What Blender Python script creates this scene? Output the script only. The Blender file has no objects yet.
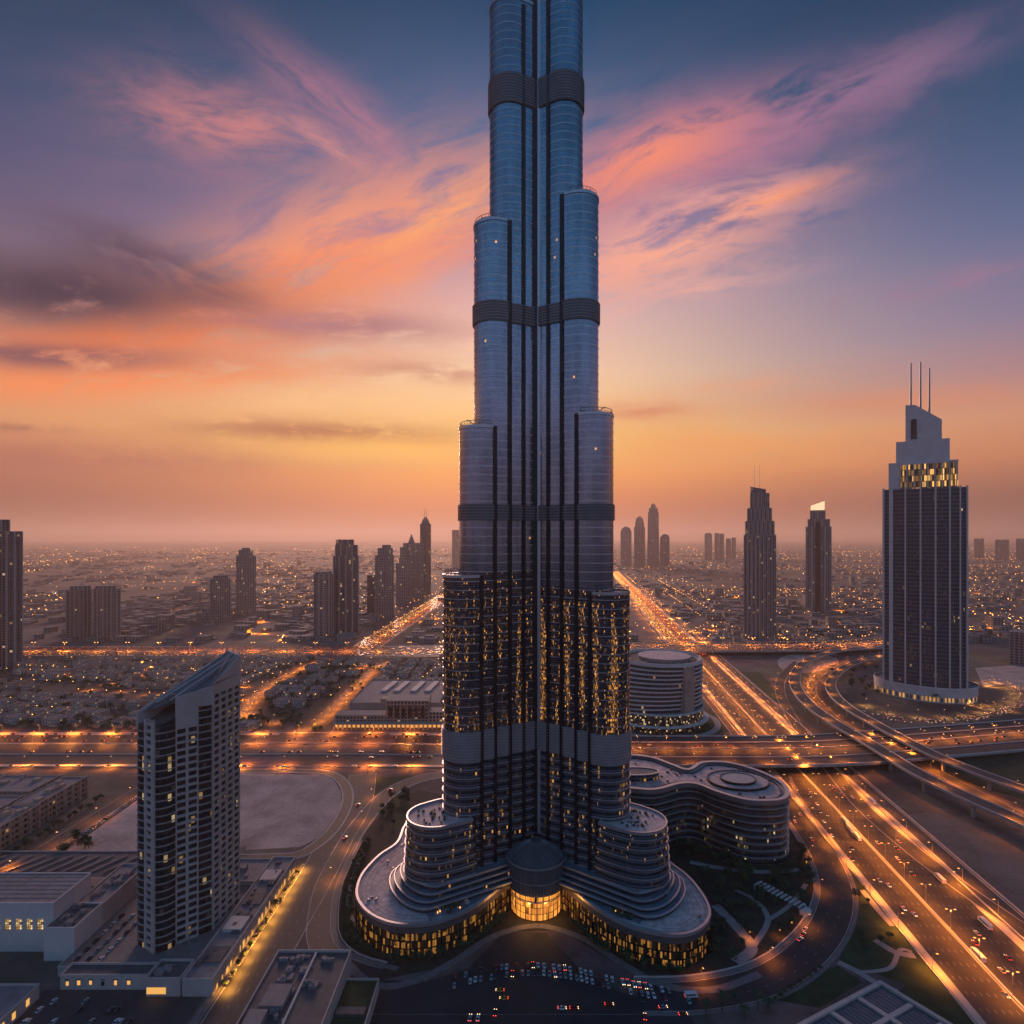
import bpy, math, random
from math import sin, cos, pi, radians, sqrt, atan2, exp, floor, hypot
random.seed(7)
S = bpy.context.scene
C = S.collection
FPX, HY, CH = 600.0, 538.0, 253.0      # focal length in pixels, horizon row, camera height in metres
# ------------------------------------------------------------------ camera
cd = bpy.data.cameras.new('camera'); cam = bpy.data.objects.new('camera', cd); C.objects.link(cam)
cam.location = (0, 0, CH); cam.rotation_euler = (pi/2, 0, 0)
cd.sensor_width = 36; cd.lens = FPX/1024*36; cd.shift_y = (HY-512)/1024
cd.clip_start = 1; cd.clip_end = 200000
S.camera = cam
S.render.engine = 'CYCLES'
S.view_settings.view_transform = 'Standard'; S.view_settings.look = 'None'
S.view_settings.exposure = 0.0; S.view_settings.gamma = 1
S.cycles.use_denoising = True
S.cycles.max_bounces = 6; S.cycles.diffuse_bounces = 2; S.cycles.glossy_bounces = 3
S.cycles.transmission_bounces = 2; S.cycles.volume_bounces = 0
S.cycles.use_light_tree = True; S.cycles.sample_clamp_indirect = 3.0
S.cycles.caustics_reflective = False; S.cycles.caustics_refractive = False

# ------------------------------------------------------------------ node helper
def lin(c):
    return tuple(((x/255)/12.92 if x/255 <= .04045 else ((x/255+.055)/1.055)**2.4) for x in c)
class NT:
    def __init__(s, nt): s.nt = nt
    def n(s, t, **k):
        o = s.nt.nodes.new(t)
        for a, b in k.items(): setattr(o, a, b)
        return o
    def put(s, sock, v):
        if isinstance(v, bpy.types.NodeSocket): s.nt.links.new(v, sock)
        else:
            if sock.type == 'RGBA' and not isinstance(v, (int, float)) and len(v) == 3: v = (*v, 1)
            sock.default_value = v
    def m(s, op, a, b=0.0, c=0.0, clamp=False):
        o = s.n('ShaderNodeMath', operation=op, use_clamp=clamp)
        for i, v in enumerate((a, b, c)): s.put(o.inputs[i], v)
        return o.outputs[0]
    def smooth(s, x, a, b):
        o = s.n('ShaderNodeMapRange', interpolation_type='SMOOTHSTEP')
        s.put(o.inputs[0], x); o.inputs[1].default_value = a; o.inputs[2].default_value = b
        return o.outputs[0]
    def mix(s, f, a, b, bt='MIX'):
        o = s.n('ShaderNodeMix', data_type='RGBA', blend_type=bt)
        s.put(o.inputs[0], f); s.put(o.inputs[6], a); s.put(o.inputs[7], b)
        return o.outputs[2]
    def xyz(s, x, y, z=0.0):
        o = s.n('ShaderNodeCombineXYZ')
        for i, v in enumerate((x, y, z)): s.put(o.inputs[i], v)
        return o.outputs[0]
    def sep(s, v):
        o = s.n('ShaderNodeSeparateXYZ'); s.put(o.inputs[0], v); return o.outputs
    def noise(s, vec, scale, detail=3, rough=.55, dist=0.0):
        o = s.n('ShaderNodeTexNoise'); s.put(o.inputs['Vector'], vec)
        o.inputs['Scale'].default_value = scale; o.inputs['Detail'].default_value = detail
        o.inputs['Roughness'].default_value = rough; o.inputs['Distortion'].default_value = dist
        return o.outputs['Fac']
    def white(s, vec):
        o = s.n('ShaderNodeTexWhiteNoise', noise_dimensions='3D'); s.put(o.inputs['Vector'], vec); return o.outputs['Value']
    def ramp(s, f, stops, interp='LINEAR'):
        o = s.n('ShaderNodeValToRGB'); cr = o.color_ramp; cr.interpolation = interp
        while len(cr.elements) < len(stops): cr.elements.new(.5)
        for e, (p, c) in zip(cr.elements, stops): e.position = p; e.color = (*c, 1)
        s.put(o.inputs[0], f); return o.outputs[0]

# ------------------------------------------------------------------ sky
SUN_AZ, SUN_EL = -9.0, 9.0            # degrees from +Y and above the horizon
W = bpy.data.worlds.new('World'); S.world = W; W.use_nodes = True
g = NT(W.node_tree); W.node_tree.nodes.clear()
tc = g.n('ShaderNodeTexCoord'); d = g.sep(tc.outputs['Generated'])
el = g.m('DIVIDE', g.m('ARCSINE', d[2]), pi/2)
az = g.m('ARCTAN2', d[0], d[1])
def elramp(rows, k=1.0):
    return g.ramp(el, [(e/90, tuple(k*x for x in lin(c))) for e, c in rows])
glow = elramp([(0, (176,100,72)), (3, (220,122,72)), (6, (255,166,82)), (9, (255,200,112)), (11, (255,198,124)), (15, (252,208,166)), (20, (232,188,178)),
               (26, (160,138,172)), (33, (70,106,150)), (42, (14,66,104)), (60, (34,72,120)), (90, (30,62,110))])
side_l = elramp([(0, (112,68,60)), (3, (128,74,62)), (6, (176,104,86)), (9, (222,148,104)), (13, (212,140,112)), (17, (120,96,112)), (23, (74,78,116)),
               (30, (34,68,102)), (38, (6,48,76)), (60, (30,68,114)), (90, (30,62,110))])
side_r = elramp([(0, (106,72,68)), (3, (126,82,74)), (6, (196,124,94)), (9, (206,142,118)), (12, (168,126,138)), (16, (116,112,150)), (22, (62,96,140)),
               (30, (14,72,108)), (38, (4,50,82)), (60, (30,68,114)), (90, (30,62,110))])
back = elramp([(0, (118,98,110)), (5, (134,116,138)), (12, (140,142,178)), (22, (96,146,192)), (35, (54,114,160)), (60, (54,104,156)), (90, (46,86,138))])
t = g.m('DIVIDE', g.m('ADD', az, radians(1)), radians(27))
wg = g.m('POWER', math.e, g.m('MULTIPLY', g.m('MULTIPLY', t, t), -1.0))
right = g.smooth(az, -.25, .25)
base = g.mix(wg, g.mix(right, side_l, side_r), glow)
bk = g.smooth(g.m('ABSOLUTE', az), radians(60), radians(120))
base = g.mix(bk, base, back)
# clouds: soft streaks laid out on the western half of the sky dome
yy = g.m('MAXIMUM', d[1], .12)
sx = g.m('DIVIDE', d[0], yy); sz = g.m('DIVIDE', d[2], yy)
front = g.smooth(d[1], .15, .4)
warp = g.m('SUBTRACT', g.noise(g.xyz(g.m('MULTIPLY', sx, 1.0), sz, 3.0), 2.2, 4), .5)
col = base
NZ = {}
def wisps(ang, fine):
    """drawn-out noise shared by all streaks that lie about the same way"""
    kk = (min((-40, -25, -8, 0, 14, 24), key=lambda q: abs(q-ang)), fine < .85)
    if kk not in NZ:
        a = radians(kk[0]); ca, sa = cos(a), sin(a); f = .7 if kk[1] else 1.0
        u = g.m('ADD', g.m('MULTIPLY', sx, ca), g.m('MULTIPLY', sz, sa)); v = g.m('SUBTRACT', g.m('MULTIPLY', sz, ca), g.m('MULTIPLY', sx, sa))
        v = g.m('ADD', v, g.m('MULTIPLY', warp, .10))
        NZ[kk] = g.noise(g.xyz(g.m('MULTIPLY', u, 3.9*f), g.m('MULTIPLY', v, 13.5*f), kk[0]*.37), 2.0, 7, .64, .35)
    return NZ[kk]
def streak(px, py, ang, ln, wd, c, k, seed, fine=1.0, lo=.36, hi=.68):
    """a wispy cloud: centre direction, slope in degrees, half length and half width in tangent units / 600"""
    global col
    cx, cz = (px-512)/FPX, (HY-py)/FPX
    a = radians(ang); ca, sa = cos(a), sin(a)
    dx = g.m('SUBTRACT', sx, cx); dz = g.m('SUBTRACT', sz, cz)
    u = g.m('ADD', g.m('MULTIPLY', dx, ca), g.m('MULTIPLY', dz, sa))
    v = g.m('ADD', g.m('SUBTRACT', g.m('MULTIPLY', dz, ca), g.m('MULTIPLY', dx, sa)), g.m('MULTIPLY', warp, wd/FPX*1.6))
    e = g.m('ADD', g.m('POWER', g.m('DIVIDE', u, ln/FPX), 2.0), g.m('POWER', g.m('ABSOLUTE', g.m('DIVIDE', v, wd/FPX)), 2.0))
    mk = g.m('POWER', math.e, g.m('MULTIPLY', e, -1.0))
    nz = wisps(ang, fine)
    f = g.m('MULTIPLY', mk, g.smooth(nz, lo, hi))
    f = g.m('MULTIPLY', g.m('MULTIPLY', f, k, clamp=True), front)
    col = g.mix(f, col, lin(c))
# upper left pinks
streak(250, 150, -8, 190, 85, (150,108,140), .34, 1, .7, .25, .7)
streak(225, 130, -12, 95, 36, (222,136,130), .75, 2, .8, .3, .62)
streak(345, 115, -40, 110, 26, (196,124,142), .6, 3, 1.0, .28, .64)
streak(320, 140, -30, 55, 12, (226,146,142), .7, 13)
streak(60, 225, 6, 170, 45, (112,92,122), .5, 4, .7, .25, .7)
# large glowing bank left of the tower
streak(345, 250, 22, 210, 62, (255,158,112), 1.0, 5, .7, .28, .58)
streak(430, 225, 30, 120, 36, (255,170,112), .95, 6)
streak(250, 285, 12, 230, 34, (250,142,98), .9, 15, .8, .28, .56)
streak(130, 335, 4, 215, 26, (255,136,78), 1.0, 7, .9, .25, .54)
streak(120, 375, 2, 230, 20, (255,144,84), .95, 8, .9, .28, .56)
# dark banks
streak(70, 285, -5, 190, 38, (62,48,70), 1.0, 9, .8, .2, .48)
streak(150, 262, -22, 110, 22, (84,66,88), .95, 10, .9, .25, .6)
streak(40, 352, -3, 150, 14, (128,84,92), 1.0, 11, .9, .28, .54)
streak(340, 325, -3, 120, 15, (172,118,126), .95, 12, .9, .3, .56)
streak(430, 372, -3, 80, 11, (196,132,116), .85, 14, 1.0, .3, .56)
streak(330, 433, -2, 140, 12, (164,90,72), 1.0, 16, 1.0, .3, .52)
streak(420, 440, -2, 80, 5, (182,106,80), .8, 23, .8, .25, .6)
streak(20, 425, -2, 60, 6, (158,98,86), .9, 17)
streak(110, 458, -1, 260, 16, (172,104,88), .75, 18, .6, .25, .6)
streak(640, 412, 2, 50, 9, (214,128,96), .85, 19, .9, .25, .6)
streak(400, 448, 0, 150, 15, (255,188,92), .85, 40, .6, .2, .5)
streak(330, 398, 2, 130, 14, (255,200,140), .6, 41, .8, .25, .6)
# right side
streak(700, 145, 21, 175, 44, (190,122,150), .9, 20, .7, .25, .6)
streak(650, 160, 24, 100, 26, (252,144,112), 1.0, 21, .8, .28, .56)
streak(850, 80, 22, 150, 26, (150,112,146), .75, 22, .8, .25, .65)
streak(725, 205, 14, 110, 24, (224,156,156), .9, 24, .9, .28, .6)
streak(760, 203, 20, 70, 10, (250,156,122), 1.0, 25, 1.0, .3, .56)
streak(650, 255, 16, 130, 38, (252,172,146), .95, 26, .9, .28, .58)
streak(690, 290, 12, 90, 14, (244,176,160), .7, 27)
streak(930, 285, 12, 90, 13, (164,120,146), .7, 28)
streak(700, 395, 8, 90, 9, (236,158,118), .7, 29)
streak(920, 400, 3, 170, 13, (222,140,104), .6, 30, .8, .25, .6)
streak(735, 445, 1, 210, 20, (246,158,88), .6, 31, .6, .25, .6)
sk = g.n('ShaderNodeTexSky', sky_type='NISHITA', sun_disc=False)
sk.sun_elevation = radians(SUN_EL); sk.sun_rotation = radians(SUN_AZ)
bg1 = g.n('ShaderNodeBackground'); g.put(bg1.inputs[0], sk.outputs[0]); bg1.inputs[1].default_value = .0012
bg2 = g.n('ShaderNodeBackground'); g.put(bg2.inputs[0], col); bg2.inputs[1].default_value = 1.0
ad = g.n('ShaderNodeAddShader'); g.put(ad.inputs[0], bg1.outputs[0]); g.put(ad.inputs[1], bg2.outputs[0])
ow = g.n('ShaderNodeOutputWorld'); g.put(ow.inputs[0], ad.outputs[0])
W.cycles.sampling_method = 'MANUAL'; W.cycles.sample_map_resolution = 512

sl = bpy.data.lights.new('sun', 'SUN'); sl.energy = 3.2; sl.angle = radians(18); sl.color = (1, .58, .46)
so = bpy.data.objects.new('sun', sl); C.objects.link(so)
so.rotation_euler = (radians(90-SUN_EL), 0, radians(180-SUN_AZ))   # shines from the sunset towards the camera
HAZE = .000052

# ------------------------------------------------------------------ geometry helpers
def P(px, py, z=0.0):
    Y = FPX*(CH-z)/(py-HY); return ((px-512)/FPX*Y, Y)
def XX(px, Y): return (px-512)/FPX*Y
def ZZ(py, Y): return CH-(py-HY)*Y/FPX
def area(p): return sum(p[i-1][0]*p[i][1]-p[i][0]*p[i-1][1] for i in range(len(p)))/2
def ccw(p): return list(p) if area(p) > 0 else list(p)[::-1]
def crom(pts, n=6, closed=False):
    out = []; N = len(pts); dim = len(pts[0])
    rng = range(N) if closed else range(N-1)
    for i in rng:
        if closed: p0, p1, p2, p3 = pts[i-1], pts[i], pts[(i+1) % N], pts[(i+2) % N]
        else: p0, p1, p2, p3 = pts[max(i-1, 0)], pts[i], pts[i+1], pts[min(i+2, N-1)]
        for k in range(n):
            t = k/n
            out.append(tuple(.5*((2*p1[j])+(-p0[j]+p2[j])*t+(2*p0[j]-5*p1[j]+4*p2[j]-p3[j])*t*t+(-p0[j]+3*p1[j]-3*p2[j]+p3[j])*t**3) for j in range(dim)))
    if not closed: out.append(tuple(pts[-1]))
    return out
def resample(pts, step):
    out = [pts[0]]; acc = 0
    for a, b in zip(pts, pts[1:]):
        L = hypot(b[0]-a[0], b[1]-a[1])
        if L == 0: continue
        s = step-acc
        while s <= L:
            t = s/L; out.append(tuple(a[j]+(b[j]-a[j])*t for j in range(len(a)))); s += step
        acc = (acc+L) % step
    return out
def offset(poly, o):
    """move a ccw outline outwards by o"""
    n = len(poly); r = []
    for i in range(n):
        a, b, c = poly[i-1], poly[i], poly[(i+1) % n]
        e1 = (b[0]-a[0], b[1]-a[1]); e2 = (c[0]-b[0], c[1]-b[1])
        l1 = hypot(*e1) or 1; l2 = hypot(*e2) or 1
        nx = e1[1]/l1+e2[1]/l2; ny = -e1[0]/l1-e2[0]/l2
        q = nx*nx+ny*ny
        k = 2*o/q if q > .4 else o*1.5
        r.append((b[0]+nx*k, b[1]+ny*k))
    return r
class MB:
    def __init__(s): s.v = []; s.f = []; s.m = []; s.uv = []
    def add(s, vs, fs, m=0, uvs=None):
        o = len(s.v); s.v += vs
        for i, f in enumerate(fs):
            s.f.append([o+k for k in f]); s.m.append(m[i] if isinstance(m, list) else m)
            s.uv.append(uvs[i] if uvs else [(vs[k][0], vs[k][1]) for k in f])
    def prism(s, poly, z0, z1, m=0, top=None, bottom=False, u0=0.0):
        """walls of material m (uv in metres along the wall and up), roof of material top; z1 may be one height per corner"""
        n = len(poly); zt = z1 if isinstance(z1, (list, tuple)) else [z1]*n
        vs = [(x, y, z0) for x, y in poly]+[(x, y, zt[i]) for i, (x, y) in enumerate(poly)]
        fs, uvs, u = [], [], u0
        for i in range(n):
            j = (i+1) % n; L = hypot(poly[j][0]-poly[i][0], poly[j][1]-poly[i][1])
            fs.append([i, j, n+j, n+i]); uvs.append([(u, z0), (u+L, z0), (u+L, zt[j]), (u, zt[i])]); u += L
        s.add(vs, fs, m, uvs)
        if top is not None: s.add([(x, y, zt[i]) for i, (x, y) in enumerate(poly)], [list(range(n))], top)
        if bottom: s.add([(x, y, z0) for x, y in poly], [list(range(n))[::-1]], m)
    def ring(s, inner, outer, z0, z1, m=0):
        n = len(inner)
        vs = [(x, y, z0) for x, y in inner]+[(x, y, z0) for x, y in outer]+[(x, y, z1) for x, y in outer]+[(x, y, z1) for x, y in inner]
        fs = []
        for i in range(n):
            j = (i+1) % n
            fs += [[i+n, j+n, j+2*n, i+2*n], [i+2*n, j+2*n, j+3*n, i+3*n], [i, j, j+n, i+n][::-1], [i+3*n, j+3*n, j, i]]
        s.add(vs, fs, m)
    def box(s, x0, x1, y0, y1, z0, z1, m=0, top=None):
        s.prism([(x0, y0), (x1, y0), (x1, y1), (x0, y1)], z0, z1, m, m if top is None else top, True)
    def obox(s, cx, cy, w, dp, z0, z1, a=0.0, m=0, top=None):
        ca, sa = cos(a), sin(a)
        s.prism([(cx+x*ca-y*sa, cy+x*sa+y*ca) for x, y in ((-w/2, -dp/2), (w/2, -dp/2), (w/2, dp/2), (-w/2, dp/2))], z0, z1, m, m if top is None else top, True)
    def wallbar(s, p, q, o0, o1, z0, z1, m=0):
        """a bar along p-q, from o0 to o1 metres out to the right of p->q"""
        L = hypot(q[0]-p[0], q[1]-p[1]); nx, ny = (q[1]-p[1])/L, -(q[0]-p[0])/L
        s.prism(ccw([(p[0]+nx*o0, p[1]+ny*o0), (q[0]+nx*o0, q[1]+ny*o0), (q[0]+nx*o1, q[1]+ny*o1), (p[0]+nx*o1, p[1]+ny*o1)]), z0, z1, m, m, True)
    def lathe(s, cx, cy, prof, n=32, m=0, cap=None):
        vs = []
        for r, z in prof: vs += [(cx+r*cos(2*pi*k/n), cy+r*sin(2*pi*k/n), z) for k in range(n)]
        fs, uvs = [], []
        for i in range(len(prof)-1):
            for k in range(n):
                j = (k+1) % n; r = max(prof[i][0], prof[i+1][0]); L = 2*pi*r/n
                fs.append([i*n+k, i*n+j, (i+1)*n+j, (i+1)*n+k])
                uvs.append([(k*L, prof[i][1]), ((k+1)*L, prof[i][1]), ((k+1)*L, prof[i+1][1]), (k*L, prof[i+1][1])])
        s.add(vs, fs, m, uvs)
        if cap is not None:
            r, z = prof[-1]; s.add([(cx+r*cos(2*pi*k/n), cy+r*sin(2*pi*k/n), z) for k in range(n)], [list(range(n))], cap)
    def bar(s, p, q, r, n=5, m=0, r2=None):
        r2 = r if r2 is None else r2
        dx, dy, dz = (q[i]-p[i] for i in range(3)); L = sqrt(dx*dx+dy*dy+dz*dz) or 1
        dx, dy, dz = dx/L, dy/L, dz/L
        ax = (1, 0, 0) if abs(dx) < .8 else (0, 1, 0)
        ux, uy, uz = dy*ax[2]-dz*ax[1], dz*ax[0]-dx*ax[2], dx*ax[1]-dy*ax[0]
        l = sqrt(ux*ux+uy*uy+uz*uz); ux, uy, uz = ux/l, uy/l, uz/l
        wx, wy, wz = dy*uz-dz*uy, dz*ux-dx*uz, dx*uy-dy*ux
        vs = []
        for c, rr in ((p, r), (q, r2)):
            for k in range(n):
                a = 2*pi*k/n; vs.append(tuple(c[i]+rr*(cos(a)*(ux, uy, uz)[i]+sin(a)*(wx, wy, wz)[i]) for i in range(3)))
        s.add(vs, [[k, (k+1) % n, n+(k+1) % n, n+k] for k in range(n)]+[list(range(n))[::-1], list(range(n, 2*n))], m)
    def ribbon(s, pts, o0, o1, m=0, dz=0.0, h=None):
        """a strip along pts (x, y, z) between the offsets o0 < o1 (to the right is +); with h it gets that thickness downwards"""
        L, R, n, u = [], [], len(pts), 0; us = []
        for i, p in enumerate(pts):
            a, b = pts[max(i-1, 0)], pts[min(i+1, n-1)]
            l = hypot(b[0]-a[0], b[1]-a[1]) or 1; nx, ny = (b[1]-a[1])/l, -(b[0]-a[0])/l
            z = (p[2] if len(p) > 2 else 0)+dz
            L.append((p[0]+nx*o0, p[1]+ny*o0, z)); R.append((p[0]+nx*o1, p[1]+ny*o1, z))
            if i: u += hypot(p[0]-pts[i-1][0], p[1]-pts[i-1][1])
            us.append(u)
        vs = L+R; fs = [[i, n+i, n+i+1, i+1] for i in range(n-1)]
        uvs = [[(us[i], o0), (us[i], o1), (us[i+1], o1), (us[i+1], o0)] for i in range(n-1)]
        if h:
            vs += [(x, y, z-h) for x, y, z in L]+[(x, y, z-h) for x, y, z in R]
            for i in range(n-1):
                fs += [[i+1, 2*n+i+1, 2*n+i, i], [n+i, 3*n+i, 3*n+i+1, n+i+1], [2*n+i, 2*n+i+1, 3*n+i+1, 3*n+i]]
                uvs += [[(us[i], 0)]*4]*3
            fs += [[0, 2*n, 3*n, n], [n-1, 2*n-1, 4*n-1, 3*n-1]]; uvs += [[(0, 0)]*4]*2
        s.add(vs, fs, m, uvs)
    def sheet(s, poly, z, m=0): s.add([(x, y, z) for x, y in ccw(poly)], [list(range(len(poly)))], m)
    def build(s, name, mats, parent=None, smooth=False):
        me = bpy.data.meshes.new(name); me.from_pydata(s.v, [], s.f)
        mats = mats if isinstance(mats, (list, tuple)) else [mats]
        for m in mats: me.materials.append(m)
        me.polygons.foreach_set('material_index', s.m)
        ul = me.uv_layers.new(name='UVMap'); fl = [c for f in s.uv for q in f for c in q]
        ul.data.foreach_set('uv', fl)
        if smooth: me.polygons.foreach_set('use_smooth', [True]*len(s.f))
        me.update(); o = bpy.data.objects.new(name, me); C.objects.link(o)
        if parent: o.parent = parent
        return o
def tag(o, label=None, cat=None, group=None, kind=None):
    if label: o['label'] = label
    if cat: o['category'] = cat
    if group: o['group'] = group
    if kind: o['kind'] = kind
    return o
def thing(name, label, cat, loc=(0, 0, 0), rz=0.0, group=None):
    o = bpy.data.objects.new(name, None); C.objects.link(o); o.location = loc; o.rotation_euler = (0, 0, rz)
    o.empty_display_size = 2
    return tag(o, label, cat, group)
def dup(root, loc, rz=0.0, sc=1.0, label=None, group=None):
    r = root.copy(); C.objects.link(r); r.location = loc; r.rotation_euler = (0, 0, rz); r.scale = (sc, sc, sc) if isinstance(sc, (int, float)) else sc
    if label: r['label'] = label
    if group: r['group'] = group
    for ch in root.children:
        c = ch.copy(); C.objects.link(c); c.parent = r
        for gc in ch.children:
            e = gc.copy(); C.objects.link(e); e.parent = c
    return r

# ------------------------------------------------------------------ materials
def newmat(name):
    m = bpy.data.materials.new(name); m.use_nodes = True; nt = m.node_tree; nt.nodes.clear()
    k = NT(nt); b = k.n('ShaderNodeBsdfPrincipled'); o = k.n('ShaderNodeOutputMaterial'); k.put(o.inputs[0], b.outputs[0])
    return m, k, b
def mat(name, c, rough=.75, metal=0.0, var=.25, scale=.15, var2=None, sp=.5):
    m, k, b = newmat(name)
    tc = k.n('ShaderNodeTexCoord').outputs['Object']
    n1 = k.noise(tc, scale, 5, .6); n2 = k.noise(tc, scale*11, 3, .6)
    f = k.m('ADD', k.m('MULTIPLY', n1, .65), k.m('MULTIPLY', n2, .35))
    f = k.smooth(f, .3, .7)
    lo = tuple(x*(1-var) for x in c); hi = tuple(min(1, x*(1+var)) for x in c)
    k.put(b.inputs['Base Color'], k.mix(f, lo if var2 is None else var2, hi))
    k.put(b.inputs['Roughness'], k.m('ADD', rough-.06, k.m('MULTIPLY', n2, .12)))
    b.inputs['Metallic'].default_value = metal; b.inputs['Specular IOR Level'].default_value = sp
    return m
def emit(name, c, st, sample=False):
    m, k, b = newmat(name)
    b.inputs['Base Color'].default_value = (.05, .05, .05, 1); b.inputs['Emission Color'].default_value = (*c, 1)
    b.inputs['Emission Strength'].default_value = st
    if not sample: m.cycles.emission_sampling = 'NONE'
    return m
WARM = (1.0, .52, .16)
def facade(name, wall, glass, wu, wv, fu=.25, fv=.35, lit=.04, lc=WARM, ls=.6, gm=.0, gr=.12, wm=0.0, wr=.6, clump=0.0, zband=None, colours=True, blind=.0, gvar=.4, cs=(.09, .022), cr=(.5, .72), spark=False):
    """windows wu x wv metres on the wall's own uv; fu, fv: share of a cell that is wall; lit: share of cells that glow, lit rooms and painted glints alike"""
    m, k, b = newmat(name)
    uv = k.sep(k.n('ShaderNodeUVMap').outputs[0])
    u = k.m('DIVIDE', uv[0], wu); v = k.m('DIVIDE', uv[1], wv)
    cu, cv = k.m('FLOOR', u), k.m('FLOOR', v); fu_, fv_ = k.m('FRACT', u), k.m('FRACT', v)
    win = k.m('MULTIPLY', k.m('GREATER_THAN', fu_, fu), k.m('GREATER_THAN', fv_, fv))
    r1 = k.white(k.xyz(cu, cv, 1.7)); r2 = k.white(k.xyz(cu, cv, 7.3))
    thr = lit
    if clump:
        nz = k.noise(k.xyz(k.m('MULTIPLY', uv[0], cs[0]), k.m('MULTIPLY', uv[1], cs[1]), 4.0), 1.0, 4, .65)
        thr = k.m('MULTIPLY', k.smooth(nz, *cr), clump)
    if zband:
        z = k.sep(k.n('ShaderNodeNewGeometry').outputs['Position'])[2]
        zm = k.m('MULTIPLY', k.smooth(z, zband[0], zband[1]), k.m('SUBTRACT', 1.0, k.smooth(z, zband[2], zband[3])))
        thr = k.m('ADD', k.m('MULTIPLY', thr, zm), lit)
    on = k.m('MULTIPLY', k.m('LESS_THAN', r1, thr), win)
    gv = k.mix(r2, tuple(x*(1-gvar) for x in glass), tuple(min(1, x*(1+gvar)) for x in glass))
    gn = k.noise(k.xyz(k.m('MULTIPLY', uv[0], .11), k.m('MULTIPLY', uv[1], .012), 9.0), 1.0, 4, .6)
    gv = k.mix(k.smooth(gn, .35, .65), k.mix(.38, gv, (0, 0, 0)), gv)  # broad reflections painted in, darkening the glass in tall noise streaks
    if blind: gv = k.mix(k.m('LESS_THAN', k.white(k.xyz(cu, cv, 3.1)), blind), gv, (.16, .14, .12))
    tcn = k.noise(k.n('ShaderNodeTexCoord').outputs['Object'], .05, 4, .6)
    wc = k.mix(tcn, tuple(x*.75 for x in wall), tuple(min(1, x*1.2) for x in wall))
    k.put(b.inputs['Base Color'], k.mix(win, wc, gv))
    k.put(b.inputs['Roughness'], k.m('ADD', wr, k.m('MULTIPLY', win, gr-wr)))
    k.put(b.inputs['Metallic'], k.m('ADD', wm, k.m('MULTIPLY', win, gm-wm)))
    ec = k.mix(r2, lc, (1, .74, .38)) if colours else lc
    k.put(b.inputs['Emission Color'], ec)
    k.put(b.inputs['Emission Strength'], k.m('MULTIPLY', on, k.m('MULTIPLY', ls, k.m('ADD', .1 if spark else .35, k.m('MULTIPLY', k.m('POWER', r2, 4.0 if spark else 1.0), 2.2 if spark else 1.0)))))
    m.cycles.emission_sampling = 'NONE'
    return m
M = {}
M['asphalt'] = mat('asphalt', (.042, .04, .042), .7, var=.3, scale=.04)
M['asphalt_old'] = mat('asphalt_old', (.058, .053, .054), .75, var=.3, scale=.05)
M['shoulder'] = mat('shoulder_concrete', (.45, .41, .36), .8, var=.2, scale=.06)  # bands paled to imitate traffic light trails along the highways
M['concrete'] = mat('concrete', (.36, .33, .3), .8, var=.2, scale=.2)
M['pale'] = mat('pale_concrete', (.55, .5, .46), .75, var=.12, scale=.1)
M['paint'] = mat('white_road_paint', (.3, .28, .25), .7, var=.2, scale=.4)
M['paving'] = mat('paving', (.2, .175, .165), .8, var=.25, scale=.3)
M['sand'] = mat('sand', (.55, .43, .37), .95, var=.25, scale=.035, var2=(.3, .22, .19))
M['lawn'] = mat('lawn', (.035, .06, .022), .95, var=.4, scale=.12)
M['soil'] = mat('garden_soil', (.05, .045, .03), .95, var=.4, scale=.2)
M['leaf'] = mat('leaf', (.065, .1, .04), .9, var=.5, scale=.6)
M['leaf2'] = mat('leaf_dark', (.045, .075, .035), .9, var=.5, scale=.6)
M['bark'] = mat('bark', (.12, .085, .06), .95)
M['alu'] = mat('aluminium', (.56, .56, .58), .35, .7, var=.08, scale=.3)
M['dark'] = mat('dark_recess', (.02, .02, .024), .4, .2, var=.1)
M['steel'] = mat('steel', (.3, .3, .31), .45, .6, var=.15)
M['louvre'] = mat('louvre', (.17, .15, .145), .5, .4, var=.15, scale=.2)
M['deck'] = mat('pink_stone_deck', (.66, .5, .46), .8, var=.38, scale=.22)
M['deckblue'] = mat('slate_deck', (.16, .19, .23), .45, var=.3, scale=.15)
M['roof'] = mat('flat_roof', (.24, .22, .22), .85, var=.25, scale=.12)
M['roofdark'] = mat('dark_roof', (.1, .1, .105), .8, var=.3, scale=.2)
M['white'] = mat('white_render', (.66, .6, .57), .75, var=.1, scale=.08)
M['stone'] = mat('sandstone', (.45, .33, .26), .85, var=.2, scale=.08)
M['glassdark'] = mat('dark_glass', (.02, .03, .036), .08, 0, var=.2, sp=.8)
M['glassblue'] = mat('skylight_glass', (.05, .11, .13), .1, .1, var=.3, scale=.2, sp=.8)
M['water'] = mat('pool_water', (.03, .08, .1), .06, var=.1)
M['black'] = mat('rubber', (.02, .02, .02), .8)
M['lamp'] = emit('lamp_glow', (1, .42, .1), 3)
M['lampwhite'] = emit('lamp_glow_white', (1, .85, .62), 14)
M['bluegrey'] = mat('blue_grey_panel', (.1, .125, .17), .6, var=.1)
M['head'] = emit('headlight_glow', (1, .66, .34), 4)
M['headoff'] = mat('headlight_glass', (.6, .6, .58), .2, var=.05)
M['tailoff'] = mat('taillight_glass', (.3, .02, .02), .25, var=.05)
M['tail'] = emit('taillight_glow', (1, .06, .03), 4)
M['shop'] = emit('lit_shop_window', (1, .5, .12), .9)
M['sign'] = emit('lit_sign', (1, .72, .42), 1.1)
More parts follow.
